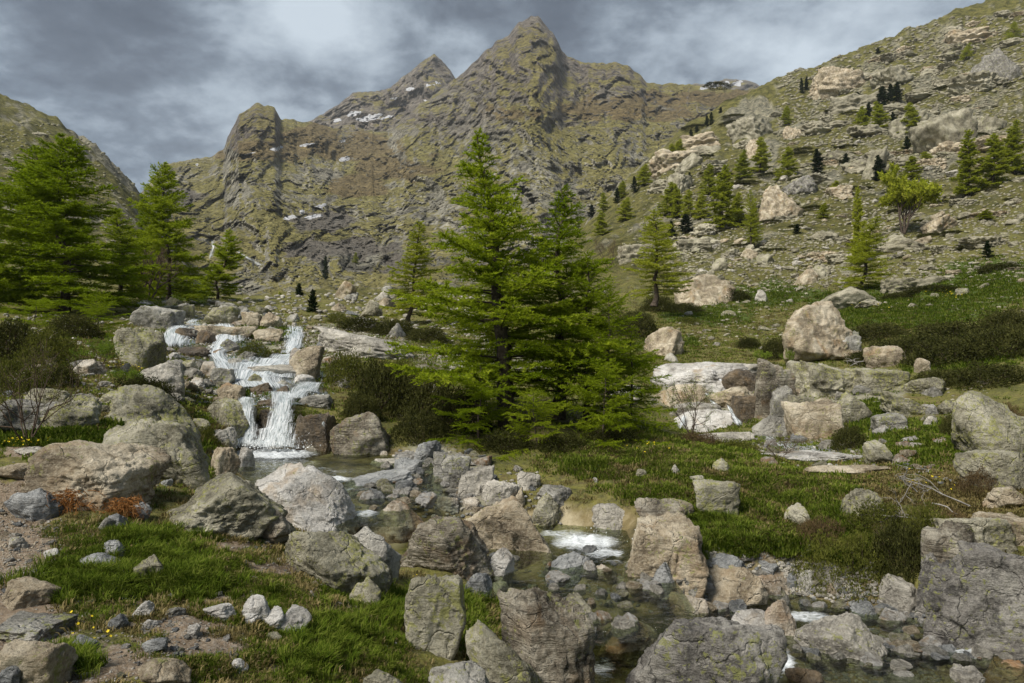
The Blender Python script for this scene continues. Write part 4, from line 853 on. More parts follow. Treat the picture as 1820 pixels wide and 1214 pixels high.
HILL = [(1190, 420, 1500, 520, 6), (1500, 380, 1820, 500, 4), (1200, 520, 1440, 620, 1.2), (1560, 470, 1820, 560, 1.2), (1300, 330, 1820, 400, 2.5), (1450, 250, 1820, 330, 2), (1200, 300, 1450, 420, 2), (560, 520, 860, 600, 1), (1650, 660, 1760, 800, .5)]
hm = ['hill', 'hill', 'lichen', 'tan', 'pale']
hp = scatter_px(HILL, 290, 8)
for i, p in enumerate(hp):
    s = (rng.uniform(7, 15) if i % 5 else rng.uniform(15, 26))/F*p[1]
    mt_ = hm[int(rng.integers(5))]; link('scree_block', small_mesh(int(rng.integers(12)), mt_), (p[0], p[1]+s*.2, p[2]+s*.1), rng.uniform(0, 6.28), (s*.62, s*.5, s*.38*rng.uniform(.7, 1.2)),
         label=where(p, TONE[mt_], s/p[1]*F, 'scree block'), cat='rock', group='blocks strewn over the stony hillside')
def rubble(name, pts, sizes, mt, n=0, seed=1, kind='stuff', label=None, cat=None, parent=None):
    r = np.random.default_rng(seed); base = []
    for k in range(6):
        V, Fc = ico(n); q = V*(1+r.uniform(-.28, .28, (len(V), 1))); base.append(q)
    VV, FF = [], []; Fc = ico(n)[1]
    for i, (p, s) in enumerate(zip(pts, sizes)):
        a = r.uniform(0, 6.28); c, sn = math.cos(a), math.sin(a); q = base[i % 6]*np.array([s*.6, s*.5, s*.36]); q = q@np.array([[c, sn, 0], [-sn, c, 0], [0, 0, 1]])
        VV.append(q+np.array(p)+np.array([0, 0, s*.08])); FF.append(Fc+i*len(V))
    return link(name, mesh(name, np.vstack(VV), np.vstack(FF), [M[mt]], False), label=label, cat=cat, kind=kind, parent=parent)
def rub(name, regs, n, smin, smax, mt, seed, lod=0, **k):
    pts = scatter_px(regs, n, seed); r = np.random.default_rng(seed+1)
    return rubble(name, pts, [r.uniform(smin, smax)**1/F*p[1]*(r.uniform(.5, 1)**.5) for p in pts], mt, lod, seed, label=None, **k)
FARS = [(1100, 260, 1820, 480, 5), (1380, 120, 1820, 300, 3), (0, 220, 240, 480, 2.5)]
rub('scree', HILL, 2600, 3, 9, 'hill', 31); rub('scree', HILL+FARS, 3300, 2.5, 7, 'hill', 32); rub('scree', FARS, 2200, 3, 8, 'lichen', 39); rub('scree', [(1380, 30, 1820, 260, 1)], 2800, 3, 9, 'hill', 49)
rub('scree', [(280, 520, 900, 640, 1), (0, 560, 250, 760, .6)], 1600, 4, 12, 'pale', 38)
rub('gravel', STREAM, 1500, 4, 12, 'pale', 33); rub('gravel', STREAM, 1200, 4, 11, 'blue', 34); rub('gravel', [(s[0], s[1], s[2], s[3], s[4]) for s in SOIL], 1500, 2.5, 7, 'pale', 35)
rub('gravel', [(0, 860, 120, 1070, 1)], 1300, 2, 5, 'tan', 36); rub('gravel', [(1430, 1130, 1660, 1214, 1), (1380, 1000, 1560, 1060, 1)], 900, 5, 12, 'pale', 37)

# ------------------------------------------------------------------ water
def pool_surface(name, poly, lev, label, foamspots, step=.05):
    W_ = np.array(poolworld(poly, lev)); x0, y0 = W_.min(0)-.15; x1, y1 = W_.max(0)+.15; y0 = max(y0, 2.5)
    xs = np.arange(x0, x1, step); ys = np.arange(y0, y1, step); XX, YY = np.meshgrid(xs, ys); pd = polydist(XX, YY, [tuple(a) for a in W_])
    u, v = CU+XX/YY*F, CV-lev/YY*F; base_fo = .10+.16*np.clip(fbm(P3(XX*1.3, YY*2.2, 0*XX), 3, 19)+.2, 0, 1)
    fo = base_fo
    for a, b, c, d_, am in foamspots: fo = np.maximum(fo, am*(1-sstep(.3, 1.1, np.hypot((u-a)/c, (v-b)/d_))))
    Z = lev+.012*fbm(P3(XX*5, YY*5, 0*XX), 3, 9)+fo*.05*(.4+fbm(P3(XX*9, YY*9, 0*XX), 3, 8))
    Fq = gridfaces(*XX.shape); keep = (pd.ravel()[Fq] > -.22).all(1)
    return link(name, mesh(name, P3(XX, YY, Z), Fq[keep], [M['water']], True, {'foam': fo}), label=label, kind='structure')
pool_surface('water', POOLS[0][0], POOLS[0][1], None, [(485, 807, 110, 14, 1.), (590, 853, 55, 8, .95), (650, 913, 34, 9, .9), (560, 838, 150, 12, .45), (500, 825, 110, 20, .5), (640, 870, 60, 6, .45)])
pool_surface('water', POOLS[1][0], POOLS[1][1], None, [(1040, 965, 85, 20, 1.05), (1000, 950, 80, 10, .7), (1075, 985, 55, 12, .8), (940, 1034, 70, 6, .4), (1090, 1000, 50, 6, .5), (980, 1000, 60, 6, .3)])
pool_surface('water', POOLS[2][0], POOLS[2][1], None, [(1430, 1098, 80, 14, .8), (1740, 1160, 80, 16, .8), (1385, 1180, 45, 34, .9), (1530, 1120, 60, 8, .5), (1070, 1190, 40, 40, .55), (1600, 1150, 60, 12, .2)], .045)

def cascade(name, line, label, lift=.05, drop=None, mt='foam', sheet=None, nx=9, rough=.05, dens=1., cat='waterfall', group='white water of the cascade', step=3.):
    """line: (u, v, half width) down the fall, laid on the ground seen there and built up with frothy relief"""
    S_ = sheet or A; L_ = np.array(line, float); seg = np.hypot(*np.diff(L_[:, :2], axis=0).T); cum = np.concatenate([[0], np.cumsum(seg)]); n = max(6, int(cum[-1]/step))
    s = np.linspace(0, cum[-1], n); u, v, hw = (np.interp(s, cum, L_[:, k]) for k in range(3))
    V, al, ac, ed = [], [], [], []; nx = max(nx, int(hw.max()/1.6)); sd = len(label or '')
    pb = S_.hit(u[-1], v[-1]) if drop else None
    for i in range(n):
        for j in range(nx):
            t = j/(nx-1)*2-1; uu = u[i]+t*hw[i]; vv = v[i]+.15*hw[i]*t*math.sin(i*.9+sd); p = S_.hit(uu, vv)
            if drop: d_ = pb[1]-drop[0]+(drop[1]+drop[0])*(1-i/(n-1)); p = np.array([(uu-CU)/F*d_, d_, (CV-vv)/F*d_])
            V.append(p); al.append(s[i]/14.); ac.append(t*hw[i]/40.); ed.append((1-abs(t)**2.2)*min(1, (i+1)/3, (n-i)/3)*dens)
    V = np.array(V); e = np.array(ed); dd = V[:, 1]
    q = V/dd[:, None]*40; r_ = fbm(q*1.0+sd, 4, sd); k_ = np.minimum(dd/14, 1.5); V[:, 2] += (lift*.5*(.7+.3*e)+rough*(r_*.6+.2)*e)*k_; V[:, 1] -= (lift*(.8+.2*e)+rough*r_)*k_
    return link(name, mesh(name, V, gridfaces(n, nx), [M[mt]], True, {'along': al, 'across': ac, 'edge': ed, 'foam': np.array(ed)*.55}), label=label, cat=cat, group=group)
#@@REST2
cascade('cascade_fall', [(350, 566, 8), (342, 574, 14), (352, 583, 22)], 'thin white water slipping between blocks at the very top of the cascade')
cascade('cascade_fall', [(328, 580, 12), (318, 594, 30), (310, 622, 44)], 'fan of white spray at the left of the upper cascade', lift=.12, rough=.08)
cascade('cascade_fall', [(398, 577, 14), (404, 590, 38), (410, 608, 40), (398, 620, 26), (388, 634, 20), (398, 648, 22), (410, 668, 34)], 'white fall pouring over the flat tan slab and down the rocky channel', lift=.12, rough=.07)
cascade('cascade_fall', [(522, 579, 18), (525, 600, 26), (524, 615, 24), (512, 632, 20)], 'frothy fall at the right of the upper cascade beside the pale slab', rough=.055)
cascade('cascade_fall', [(535, 630, 16), (500, 646, 66), (470, 660, 96), (455, 680, 76), (480, 694, 60)], 'broad shallow white rapids over slabs in the middle of the cascade', dens=1., lift=.12, rough=.07)
cascade('cascade_fall', [(444, 684, 20), (455, 704, 20), (468, 720, 24)], 'small left-hand step fall above the lower waterfall', rough=.08, d=None) if False else cascade('cascade_fall', [(444, 684, 20), (455, 704, 20), (468, 720, 24)], 'small left-hand step fall above the lower waterfall', rough=.05)
cascade('cascade_fall', [(560, 682, 32), (545, 698, 30), (520, 714, 24)], 'small right-hand step fall above the lower waterfall', lift=.15, rough=.06)
cascade('cascade_fall', [(514, 706, 34), (513, 735, 26), (508, 760, 31), (500, 785, 46), (494, 808, 66)], 'main plume of the lower waterfall plunging into the pool', lift=.40, rough=.06)
cascade('cascade_fall', [(450, 716, 22), (450, 745, 18), (450, 770, 24), (448, 804, 32)], 'thin broken veil of water over the brown boulder left of the main plume', lift=.40, rough=.05)
cascade('cascade_fall', [(433, 750, 6), (430, 775, 7), (428, 802, 8)], 'narrow ribbon of water at the far left of the lower waterfall', lift=.2)
cascade('cascade_fall', [(583, 752, 4), (584, 762, 5), (586, 774, 5)], 'trickle between the layered block and the angular boulder', lift=.45)
cascade('water', [(340, 578, 40), (350, 596, 60), (400, 620, 62), (425, 648, 84), (470, 668, 108), (492, 700, 92), (505, 722, 62)], None, lift=.03, mt='water', rough=.02, cat=None, group=None)['kind'] = 'structure'
G2 = 'falls of the second stream'
cascade('stream_fall', [(1290, 646, 10), (1303, 656, 12), (1318, 669, 8)], 'white water fanning over the top of the pale slabs', group=G2, drop=(.1, .9), lift=.05, rough=.02, dens=.9)
cascade('stream_fall', [(1268, 652, 5), (1277, 672, 7), (1284, 688, 8)], 'narrow white chute down the left groove of the pale slabs', group=G2, drop=(.15, .6), lift=.05, rough=.02, dens=.9)
cascade('stream_fall', [(1253, 698, 5), (1263, 712, 7), (1274, 726, 6)], 'short white step fall below the pale slabs', group=G2, drop=(.15, .6), lift=.05, rough=.02, dens=.9)
cascade('stream_fall', [(1292, 720, 4), (1302, 740, 6), (1314, 758, 11)], 'slanting white fall between dark wet rock and the tan slab', group=G2, drop=(.15, .6), lift=.05, rough=.02, dens=.9)
cascade('stream_fall', [(1217, 736, 6), (1212, 750, 7), (1208, 763, 7)], 'small white fall half hidden behind the pale green shrub', group=G2, drop=(.15, .6), lift=.05, rough=.02, dens=.9)
cascade('stream_fall', [(1340, 768, 8), (1375, 786, 24), (1440, 800, 60), (1480, 815, 60)], 'thin sheet of water running over pale bedrock beyond the grass bank', group=G2, dens=.62)
cascade('stream_fall', [(1560, 810, 14), (1600, 824, 40), (1640, 836, 40)], 'trickle among small stones right of the roundish rock', group=G2, lift=.02, dens=.6)
G3 = 'far waterfall on the mountain foot'
cascade('far_waterfall', [(372, 412, 2), (376, 424, 4), (380, 440, 4), (374, 462, 6)], 'distant thin waterfall dropping down the rocks behind the left-hand larches', group=G3, sheet=B, lift=.3, rough=.2, dens=.62)
cascade('far_waterfall', [(398, 430, 3), (430, 452, 6), (452, 466, 10), (466, 474, 7)], 'distant white water fanning over slabs behind the slender leaning larch', group=G3, sheet=B, lift=.3, rough=.2, dens=.62)
for args in [(1240, 690, 190, 46, 'white', 'pale smooth slab with wet grooves at the head of the second waterfall', dict(flat=.4, ang=.4, depth=1.)),
             (1300, 724, 96, 38, 'tan', 'tan wedge slab in the middle of the second waterfall', dict(ang=.8, slope=.3)),
             (1262, 764, 140, 36, 'white', 'stepped pale slabs at the foot of the second waterfall', dict(flat=.3, ang=.9)),
             (1205, 722, 120, 40, 'tan', 'smooth tan bedrock hump left of the second waterfall', dict(ang=.4)),
             (1318, 696, 70, 40, 'wet', 'dark wet gully rock between the pale slabs', dict(ang=.9)),
             (1235, 748, 100, 32, 'pale', 'pale smooth bedrock step in the second waterfall', dict(ang=.5, flat=.3)),
             (1330, 672, 90, 26, 'pale', 'pale bedrock lip at the top right of the second waterfall', dict(ang=.6, flat=.4)),
             (1330, 748, 60, 46, 'wet', 'dark wet hollow rock beside the square-cut wall', dict(ang=.9)),
             (1450, 822, 190, 18, 'white', 'long low pale slab beyond the grass bank', dict(flat=.5, ang=.4)),
             (1510, 842, 170, 14, 'tan', 'flat tan slab behind the crest of the grass bank', dict(flat=.5, ang=.4)),
             (1290, 786, 110, 18, 'pale', 'low grassy slab left of the pale bedrock', dict(flat=.5)),
             (490, 668, 130, 20, 'pale', 'washed slab under the shallow rapids', dict(flat=.5, ang=.4)),
             (672, 884, 130, 44, 'blue', 'smooth grey slab dipping into the right side of the pool', dict(flat=.4, ang=.35, slope=.4, depth=.9)),
             (700, 830, 90, 14, 'pale', 'thin pale slab at the far right rim of the pool', dict(flat=.5, ang=.4))]:
    u, v, w_, h_, mt, lb, kw = args; boulder(u, v, w_, h_, mt, lb, name='bedrock_slab', cat='rock slab', **kw)

# spray thrown up where the water lands
r_ = np.random.default_rng(12); sp = []
for a, b, c, d_, n, d0 in [(498, 796, 44, 12, 500, 12.6), (312, 608, 36, 10, 220, 0), (404, 606, 36, 10, 220, 0), (524, 612, 22, 10, 120, 0), (545, 700, 26, 7, 120, 0), (452, 792, 22, 12, 160, 12.7), (1040, 962, 60, 12, 200, 0), (455, 700, 16, 8, 80, 0)]:
    for _ in range(n):
        q = r_.normal(size=2)*.6; u, v = a+q[0]*c, b+q[1]*d_; p = A.hit(u, v) if not d0 else np.array([(u-CU)/F*d0, d0, (CV-v)/F*d0]); sp.append(p*(1-r_.uniform(0, .02))+np.array([0, 0, abs(r_.normal())*.05]))
sp = np.array(sp); nS = len(sp); sV = (sp[:, None]+r_.normal(size=(nS, 3, 3))*(.0045*(sp[:, 1]/10)[:, None, None]+.004)).reshape(-1, 3)
mS, tS = newmat('water_droplets'); out(tS, bsdf(tS, (.82, .86, .88), .4)); link('spray', mesh('spray', sV, np.arange(nS*3).reshape(-1, 3), [mS], False), kind='stuff')
# ------------------------------------------------------------------ trees
def tube(P, r, k=6):
    P = np.asarray(P, float); n = len(P); r = np.broadcast_to(r, n); T = np.gradient(P, axis=0); T /= np.linalg.norm(T, axis=1)[:, None]+1e-9
    a = np.where(np.abs(T[:, 2:3]) < .9, [[0, 0, 1.]], [[1., 0, 0]]); U = np.cross(T, a); U /= np.linalg.norm(U, axis=1)[:, None]; W = np.cross(T, U)
    th = np.arange(k)/k*2*math.pi; V = P[:, None]+r[:, None, None]*(np.cos(th)[None, :, None]*U[:, None]+np.sin(th)[None, :, None]*W[:, None])
    i = np.arange(n*k).reshape(n, k); j = np.roll(i, -1, 1); q = np.stack([i[:-1], j[:-1], j[1:], i[1:]], -1).reshape(-1, 4)
    return V.reshape(-1, 3), np.vstack([q[:, [0, 1, 2]], q[:, [0, 2, 3]]])
class Acc:
    def __init__(s): s.V, s.F, s.n = [], [], 0
    def add(s, V, Fc): s.V.append(V); s.F.append(Fc+s.n); s.n += len(V)
    def out(s): return np.vstack(s.V), np.vstack(s.F)
def unit(a): return a/(np.linalg.norm(a, axis=-1, keepdims=True)+1e-9)
def needles(P, D, r, ln, wd, per, up=.5):
    """per blades at each point P (growing about direction D): slim triangles"""
    P = np.repeat(P, per, 0); D = np.repeat(D, per, 0); n = len(P)
    g = unit(D*.7+r.normal(size=(n, 3))*.75+np.array([0, 0, up])); l = ln*r.uniform(.6, 1.25, (n, 1)); sd = unit(np.cross(g, r.normal(size=(n, 3))))
    a = P+sd*wd*.5-g*l*.1; b = P-sd*wd*.5-g*l*.1; c = P+g*l
    V = np.stack([a, b, c], 1).reshape(-1, 3); return V, np.arange(n*3).reshape(-1, 3)
def conifer(seed, H=6., Rr=1.6, nbr=95, start=.1, el0=-8, el1=42, droop=.18, tw_sp=.085, tw_len=.42, tuft=.032, ln=.052, wd=.017, per=3, r0=.02, bend=.02, prof=.85, up=.5, lean=0., bare_top=0., skirt=0., gap=.25, trunkcurve=None):
    r = np.random.default_rng(seed); wood = Acc(); k = 12; zs = np.linspace(0, 1, k)
    px = bend*H*np.cumsum(r.normal(size=k))*.5+lean*H*zs**1.5; py = bend*H*np.cumsum(r.normal(size=k))*.5
    px -= px[0]; py -= py[0]; tp = np.stack([px, py, zs*H-.1], 1)
    wood.add(*tube(tp, r0*H*(1-zs)**.8*1.0+.006*H/6+.012*H*np.exp(-zs*18), 8))
    TP, TD, TT = [], [], []
    for b in range(nbr):
        h = start+(1-start)*((b+r.random())/nbr)**.92; az = b*2.39996+r.normal()*.6; hb = np.array([np.interp(h, zs, tp[:, i]) for i in range(3)])
        L = Rr*((1-h)**prof*(.50+.58*r.random())+.035)*(1 if r.random() > gap else .6)
        if skirt and h < .25: L *= 1+skirt*(1-h/.25)*r.random()
        el = R(el0+(el1-el0)*h+r.normal()*7); t = np.linspace(0, 1, 8)
        dr_ = np.array([math.cos(az), math.sin(az)]); side = r.normal()*.12
        B = hb+np.stack([(dr_[0]-side*t*dr_[1])*L*t*math.cos(el), (dr_[1]+side*t*dr_[0])*L*t*math.cos(el), L*(math.sin(el)*t-droop*t**2*1.3+droop*1.0*t**4)], 1)
        wood.add(*tube(B, np.maximum(.0045*H*(L/Rr+.15)*(1-t)+.0012*H/2, .002), 3))
        m = max(2, int(L/tw_sp)); ts = np.linspace(.12 if h > .5 else .2, 1, m)+r.uniform(-.02, .02, m); ts = np.clip(ts, 0, 1)
        pos = np.stack([np.interp(ts, t, B[:, i]) for i in range(3)], 1); d = unit(np.gradient(B, axis=0)); dd = np.stack([np.interp(ts, t, d[:, i]) for i in range(3)], 1)
        if h > 1-bare_top: continue
        for sgn in (-1, 1):
            a = R(38)+r.uniform(0, R(30), m); c, s = np.cos(a)*1., np.sin(a)*sgn
            tw = np.stack([dd[:, 0]*c-dd[:, 1]*s, dd[:, 0]*s+dd[:, 1]*c, dd[:, 2]*.6+r.normal(size=m)*.22-.06], 1)
            tl = tw_len*H/6*(.25+.75*np.minimum(1, (1-ts)*L/(.5*H/6)+.18))*r.uniform(.5, 1.15, m)*min(1, L/(.35*H/6)+.2)
            TP.append(pos); TD.append(unit(tw)); TT.append(tl)
        TP.append(pos[-1:]); TD.append(dd[-1:]); TT.append(np.array([.12*H/6]))
        TP.append(pos); TD.append(unit(dd+r.normal(size=(m, 3))*.2)); TT.append(np.full(m, tw_sp*1.5))
    TP, TD, TT = np.vstack(TP), np.vstack(TD), np.concatenate(TT)
    # twig wood: slim triangles
    n = len(TP); sd = unit(np.cross(TD, [[0, 0, 1.]])); w_ = .0035*H/6; V = np.stack([TP+sd*w_, TP-sd*w_, TP+TD*TT[:, None]], 1).reshape(-1, 3); wood.add(V, np.arange(n*3).reshape(-1, 3))
    cnt = np.maximum(1, (TT/(tuft*H/6)).astype(int)); idx = np.repeat(np.arange(n), cnt); fr = (np.arange(len(idx))-np.repeat(np.cumsum(cnt)-cnt, cnt)+r.random(len(idx)))/cnt[idx]
    P = TP[idx]+TD[idx]*(TT[idx]*fr)[:, None]; P[:, 2] -= .10*TT[idx]*fr**2
    tint = np.clip(.28+.35*r.random(n)[idx]+.3*(fr*r.random(len(idx))), 0, 1)
    V, Fc = needles(P, TD[idx], r, ln*H/6, wd*H/6, per, up)
    return wood.out(), (V, Fc, np.repeat(tint, per*3))
LIB = {}
def lib(key, leafmat='larch', **k):
    if key not in LIB:
        (wv, wf), (nv, nf, ti) = conifer(**k); H = k.get('H', 6.)
        LIB[key] = (mesh('trunk', wv, wf, [M['bark']]), mesh('crown', nv, nf, [M[leafmat]], False, {'tint': ti}), H, k.get('Rr', 1.6))
    return LIB[key]
for i in range(3): lib('larch%d' % i, seed=40+i, H=6, Rr=1.55, nbr=85, start=.10, tuft=.04, per=3, ln=.06, wd=.02)
for i in range(2): lib('airy%d' % i, 'larch_pale', seed=50+i, H=6, Rr=1.5, nbr=85, start=.12, tuft=.045, per=3, ln=.10, wd=.030, gap=.3, prof=.7, r0=.012)
for i in range(2): lib('far%d' % i, 'larch_pale', seed=60+i, H=6, Rr=1.25, nbr=80, start=.04, tuft=.055, per=4, ln=.15, wd=.06, r0=.012, prof=.7)
for i in range(2): lib('pine%d' % i, 'pine', seed=70+i, H=6, Rr=1.5, nbr=80, start=.03, el0=10, el1=55, droop=.05, tuft=.06, per=3, ln=.17, wd=.075, tw_len=.45, prof=.6, r0=.014)
def tree(u, v, vt, hw, key, label, group=None, name='larch_tree', rz=None, d=None, sheet=None, cat='tree'):
    S_ = sheet or A; p = S_.hit(u, v) if d is None else np.array([(u-CU)/F*d, d, (CV-v)/F*d])
    tm, cm, H, Rr = LIB[key]; sz = (v-vt)/F*p[1]/H; sx = hw/F*p[1]/Rr
    o = bpy.data.objects.new(name, None); C.collection.objects.link(o); o.location = p-np.array([0, 0, .05*sz]); o.scale = (sx, sx, sz)
    o.rotation_euler = (0, 0, rng.uniform(0, 6.28) if rz is None else rz); o.empty_display_size = .1
    o['label'] = label; o['category'] = cat
    if group: o['group'] = group
    link('trunk', tm, parent=o); link('crown', cm, parent=o); return o
def own(key, **k): lib(key, **k)
GC = 'larches of the central clump'
own('c0', seed=101, H=6, Rr=2.35, nbr=105, start=.16, lean=-.11, tuft=.028, skirt=.25, r0=.021, droop=.16, tw_len=.5, prof=1.0, el0=-2, bend=.012, gap=.25, wd=.024, ln=.066, per=3)
own('c1', seed=102, H=6, Rr=2.0, nbr=90, start=.10, lean=.02, tuft=.032, r0=.016, droop=.15, tw_len=.48, prof=.95, el0=0, gap=.25, wd=.024, ln=.066)
own('c2', seed=103, H=4, Rr=1.9, nbr=64, start=.08, tuft=.036, r0=.016, droop=.2, tw_len=.6, prof=.7, el0=-6, ln=.07, wd=.026, lean=.08)
own('c3', seed=104, H=2.4, Rr=2.0, nbr=36, start=.02, tuft=.06, r0=.012, droop=.1, tw_len=1.0, prof=.55, el0=2, el1=35, ln=.12, wd=.045)
tree(908, 745, 232, 265, 'c0', 'tallest larch of the central clump, its dark trunk leaning to the left', GC, rz=0, d=14.2)
tree(988, 735, 318, 215, 'c1', 'second larch of the central clump with a straight dark stem right of the leaning trunk', GC, rz=1.2, d=14.6)
tree(1045, 745, 440, 150, 'c2', 'slim-stemmed middle-height larch on the right side of the central clump', GC, rz=.4, d=14.3)
tree(1085, 765, 515, 140, 'c2', 'lowest right-hand larch of the clump with branches reaching over the stream slabs', GC, rz=2.2, d=13.9)
tree(915, 700, 470, 190, 'c1', 'thin larch standing just behind the leaning trunk', GC, rz=3.1, d=15.6)
tree(850, 790, 640, 150, 'c3', 'low spreading larch branches at the left foot of the central clump', GC, name='larch_sapling', rz=0, d=13.2)
tree(955, 812, 690, 110, 'c3', 'low spreading larch boughs hanging over the stream bank below the trunks', GC, name='larch_sapling', rz=1.9, d=12.6)
tree(1070, 800, 640, 120, 'c3', 'low spreading larch boughs above the green grass at the right of the clump', GC, name='larch_sapling', rz=4.1, d=12.7)
tree(1120, 755, 580, 85, 'c2', 'outermost small larch at the right edge of the clump', GC, name='larch_sapling', rz=4.4, d=14.2)
GLf = 'larches on the left slope'
own('l0', seed=111, H=6, Rr=2.3, nbr=120, start=.08, tuft=.032, r0=.014, droop=.12, tw_len=.5, prof=.7, gap=.25, wd=.028, ln=.08)
own('l1', seed=112, H=6, Rr=1.7, nbr=105, start=.08, tuft=.034, r0=.014, droop=.1, tw_len=.45, prof=.65, wd=.028, ln=.08)
own('lean', seed=113, H=6, Rr=1.9, nbr=95, start=.12, tuft=.04, r0=.014, droop=.12, lean=.10, prof=.7, wd=.035, ln=.10, per=4)
tree(112, 560, 234, 190, 'l0', 'tall broad bright green larch at the far left with a thin pointed leader', GLf, d=27)
tree(48, 565, 258, 150, 'l1', 'dense larch partly behind the tall broad one at the left edge', GLf, d=30)
tree(-20, 590, 330, 100, 'l0', 'larch cut by the left edge of the picture', GLf, d=25)
tree(212, 545, 368, 80, 'l1', 'short yellow-green larch between the broad larch and the dense one', GLf, d=33)
tree(298, 540, 286, 100, 'l0', 'dense tall larch left of the far waterfall', GLf, d=38)
tree(262, 545, 340, 50, 'l1', 'narrower larch pressed against the dense tall larch', GLf, d=40)
tree(385, 540, 408, 60, 'lean', 'slender larch with a curved leaning trunk beside the far waterfall', GLf, d=44, rz=0)
tree(175, 605, 520, 90, 'c3', 'low larch boughs sweeping down above the lichen wedge', GLf, name='larch_sapling', d=20)
tree(60, 600, 530, 90, 'c3', 'low shaded larch boughs under the left-edge larches', GLf, name='larch_sapling', d=21)
GM = 'single larches in the valley'
tree(726, 578, 394, 70, 'airy0', 'loose pale larch left of the central clump', GM, d=32)
tree(1162, 540, 370, 75, 'airy1', 'airy yellowish larch just right of the central clump', GM, d=42)
tree(1525, 522, 386, 68, 'airy0', 'lone larch on the rock hump in the meadow', GM, rz=1., d=48)
tree(1523, 470, 332, 20, 'far0', 'narrow larch right behind the lone meadow larch', GM)
tree(1333, 441, 336, 24, 'airy1', 'two-stemmed airy larch above the dark brown rock', GM)
tree(1340, 440, 350, 18, 'airy0', 'narrow airy larch stem pressed against the two-stemmed larch', GM)
GH = 'larches on the right-hand hillside'
for (u, v, vt, hw, k, lb) in [
 (1288, 408, 290, 24, 'far0', 'tallest bright larch of the row at the lower hillside'), (1262, 348, 290, 15, 'far1', 'small larch up-slope of the tallest bright larch'),
 (1245, 390, 341, 14, 'far0', 'short larch left of the tallest bright larch'), (1226, 386, 336, 13, 'far1', 'short larch beside a pale ledge at the hillside foot'), (1204, 388, 328, 12, 'far0', 'short larch at the left end of the lower hillside row'),
 (1193, 382, 322, 20, 'far1', 'broad larch at the lower edge of the hillside'), (1308, 396, 342, 16, 'far0', 'small larch right of the tallest bright larch'),
 (1349, 306, 244, 16, 'far1', 'larch at the right of the pair on the middle hillside'), (1319, 318, 266, 14, 'far0', 'larch at the left of the pair on the middle hillside'),
 (1399, 317, 260, 17, 'far1', 'larch beside the cracked outcrop on the middle hillside'), (1399, 222, 187, 9, 'far0', 'tiny lone larch high on the hillside above a rounded outcrop'),
 (1536, 240, 188, 14, 'far1', 'left larch of the high grove'), (1562, 234, 180, 15, 'far0', 'middle larch of the high grove'), (1613, 240, 183, 16, 'far1', 'right larch of the high grove by the dark ribbed outcrop'),
 (1717, 348, 232, 22, 'far0', 'tall larch left of the trio on the far right slope'), (1760, 334, 238, 24, 'far1', 'middle larch of the trio on the far right slope'), (1799, 308, 213, 20, 'far0', 'right larch of the trio on the far right slope'),
 (1619, 318, 276, 16, 'far1', 'bushy larch behind the broad spreading tree'), (1715, 108, 78, 12, 'airy0', 'faint larch high under the snow patches'), (1802, 75, 38, 14, 'airy1', 'faint larch at the top right corner slope'),
 (1143, 330, 292, 14, 'far0', 'larch on the hillside edge line, lowest of the edge larches'), (1192, 295, 255, 12, 'far1', 'larch halfway up the hillside edge line'), (1207, 278, 246, 11, 'far0', 'larch higher up the hillside edge line'),
 (1160, 312, 280, 10, 'far1', 'small larch between the dark pines of the edge line'), (1107, 352, 320, 9, 'far0', 'thin larch beside the dark edge pines'), (1071, 378, 342, 9, 'far1', 'pale thin larch right above the central clump'), (1112, 392, 350, 14, 'far0', 'broad small larch under the edge line'), (1072, 418, 376, 14, 'far1', 'small larch beside the central clump top'),
 (1750, 390, 372, 12, 'far0', 'low larch scrub on the far right slope'), (1641, 290, 270, 12, 'far1', 'light green low tree on the dome outcrop foot'), (1464, 388, 360, 10, 'far0', 'light green young tree in the scree'), (1486, 345, 320, 10, 'far1', 'young larch by the flat brown ledge')]:
    tree(u, v, vt, hw*1.5, k, lb, GH)
GP = 'dark pines on the right-hand hillside'
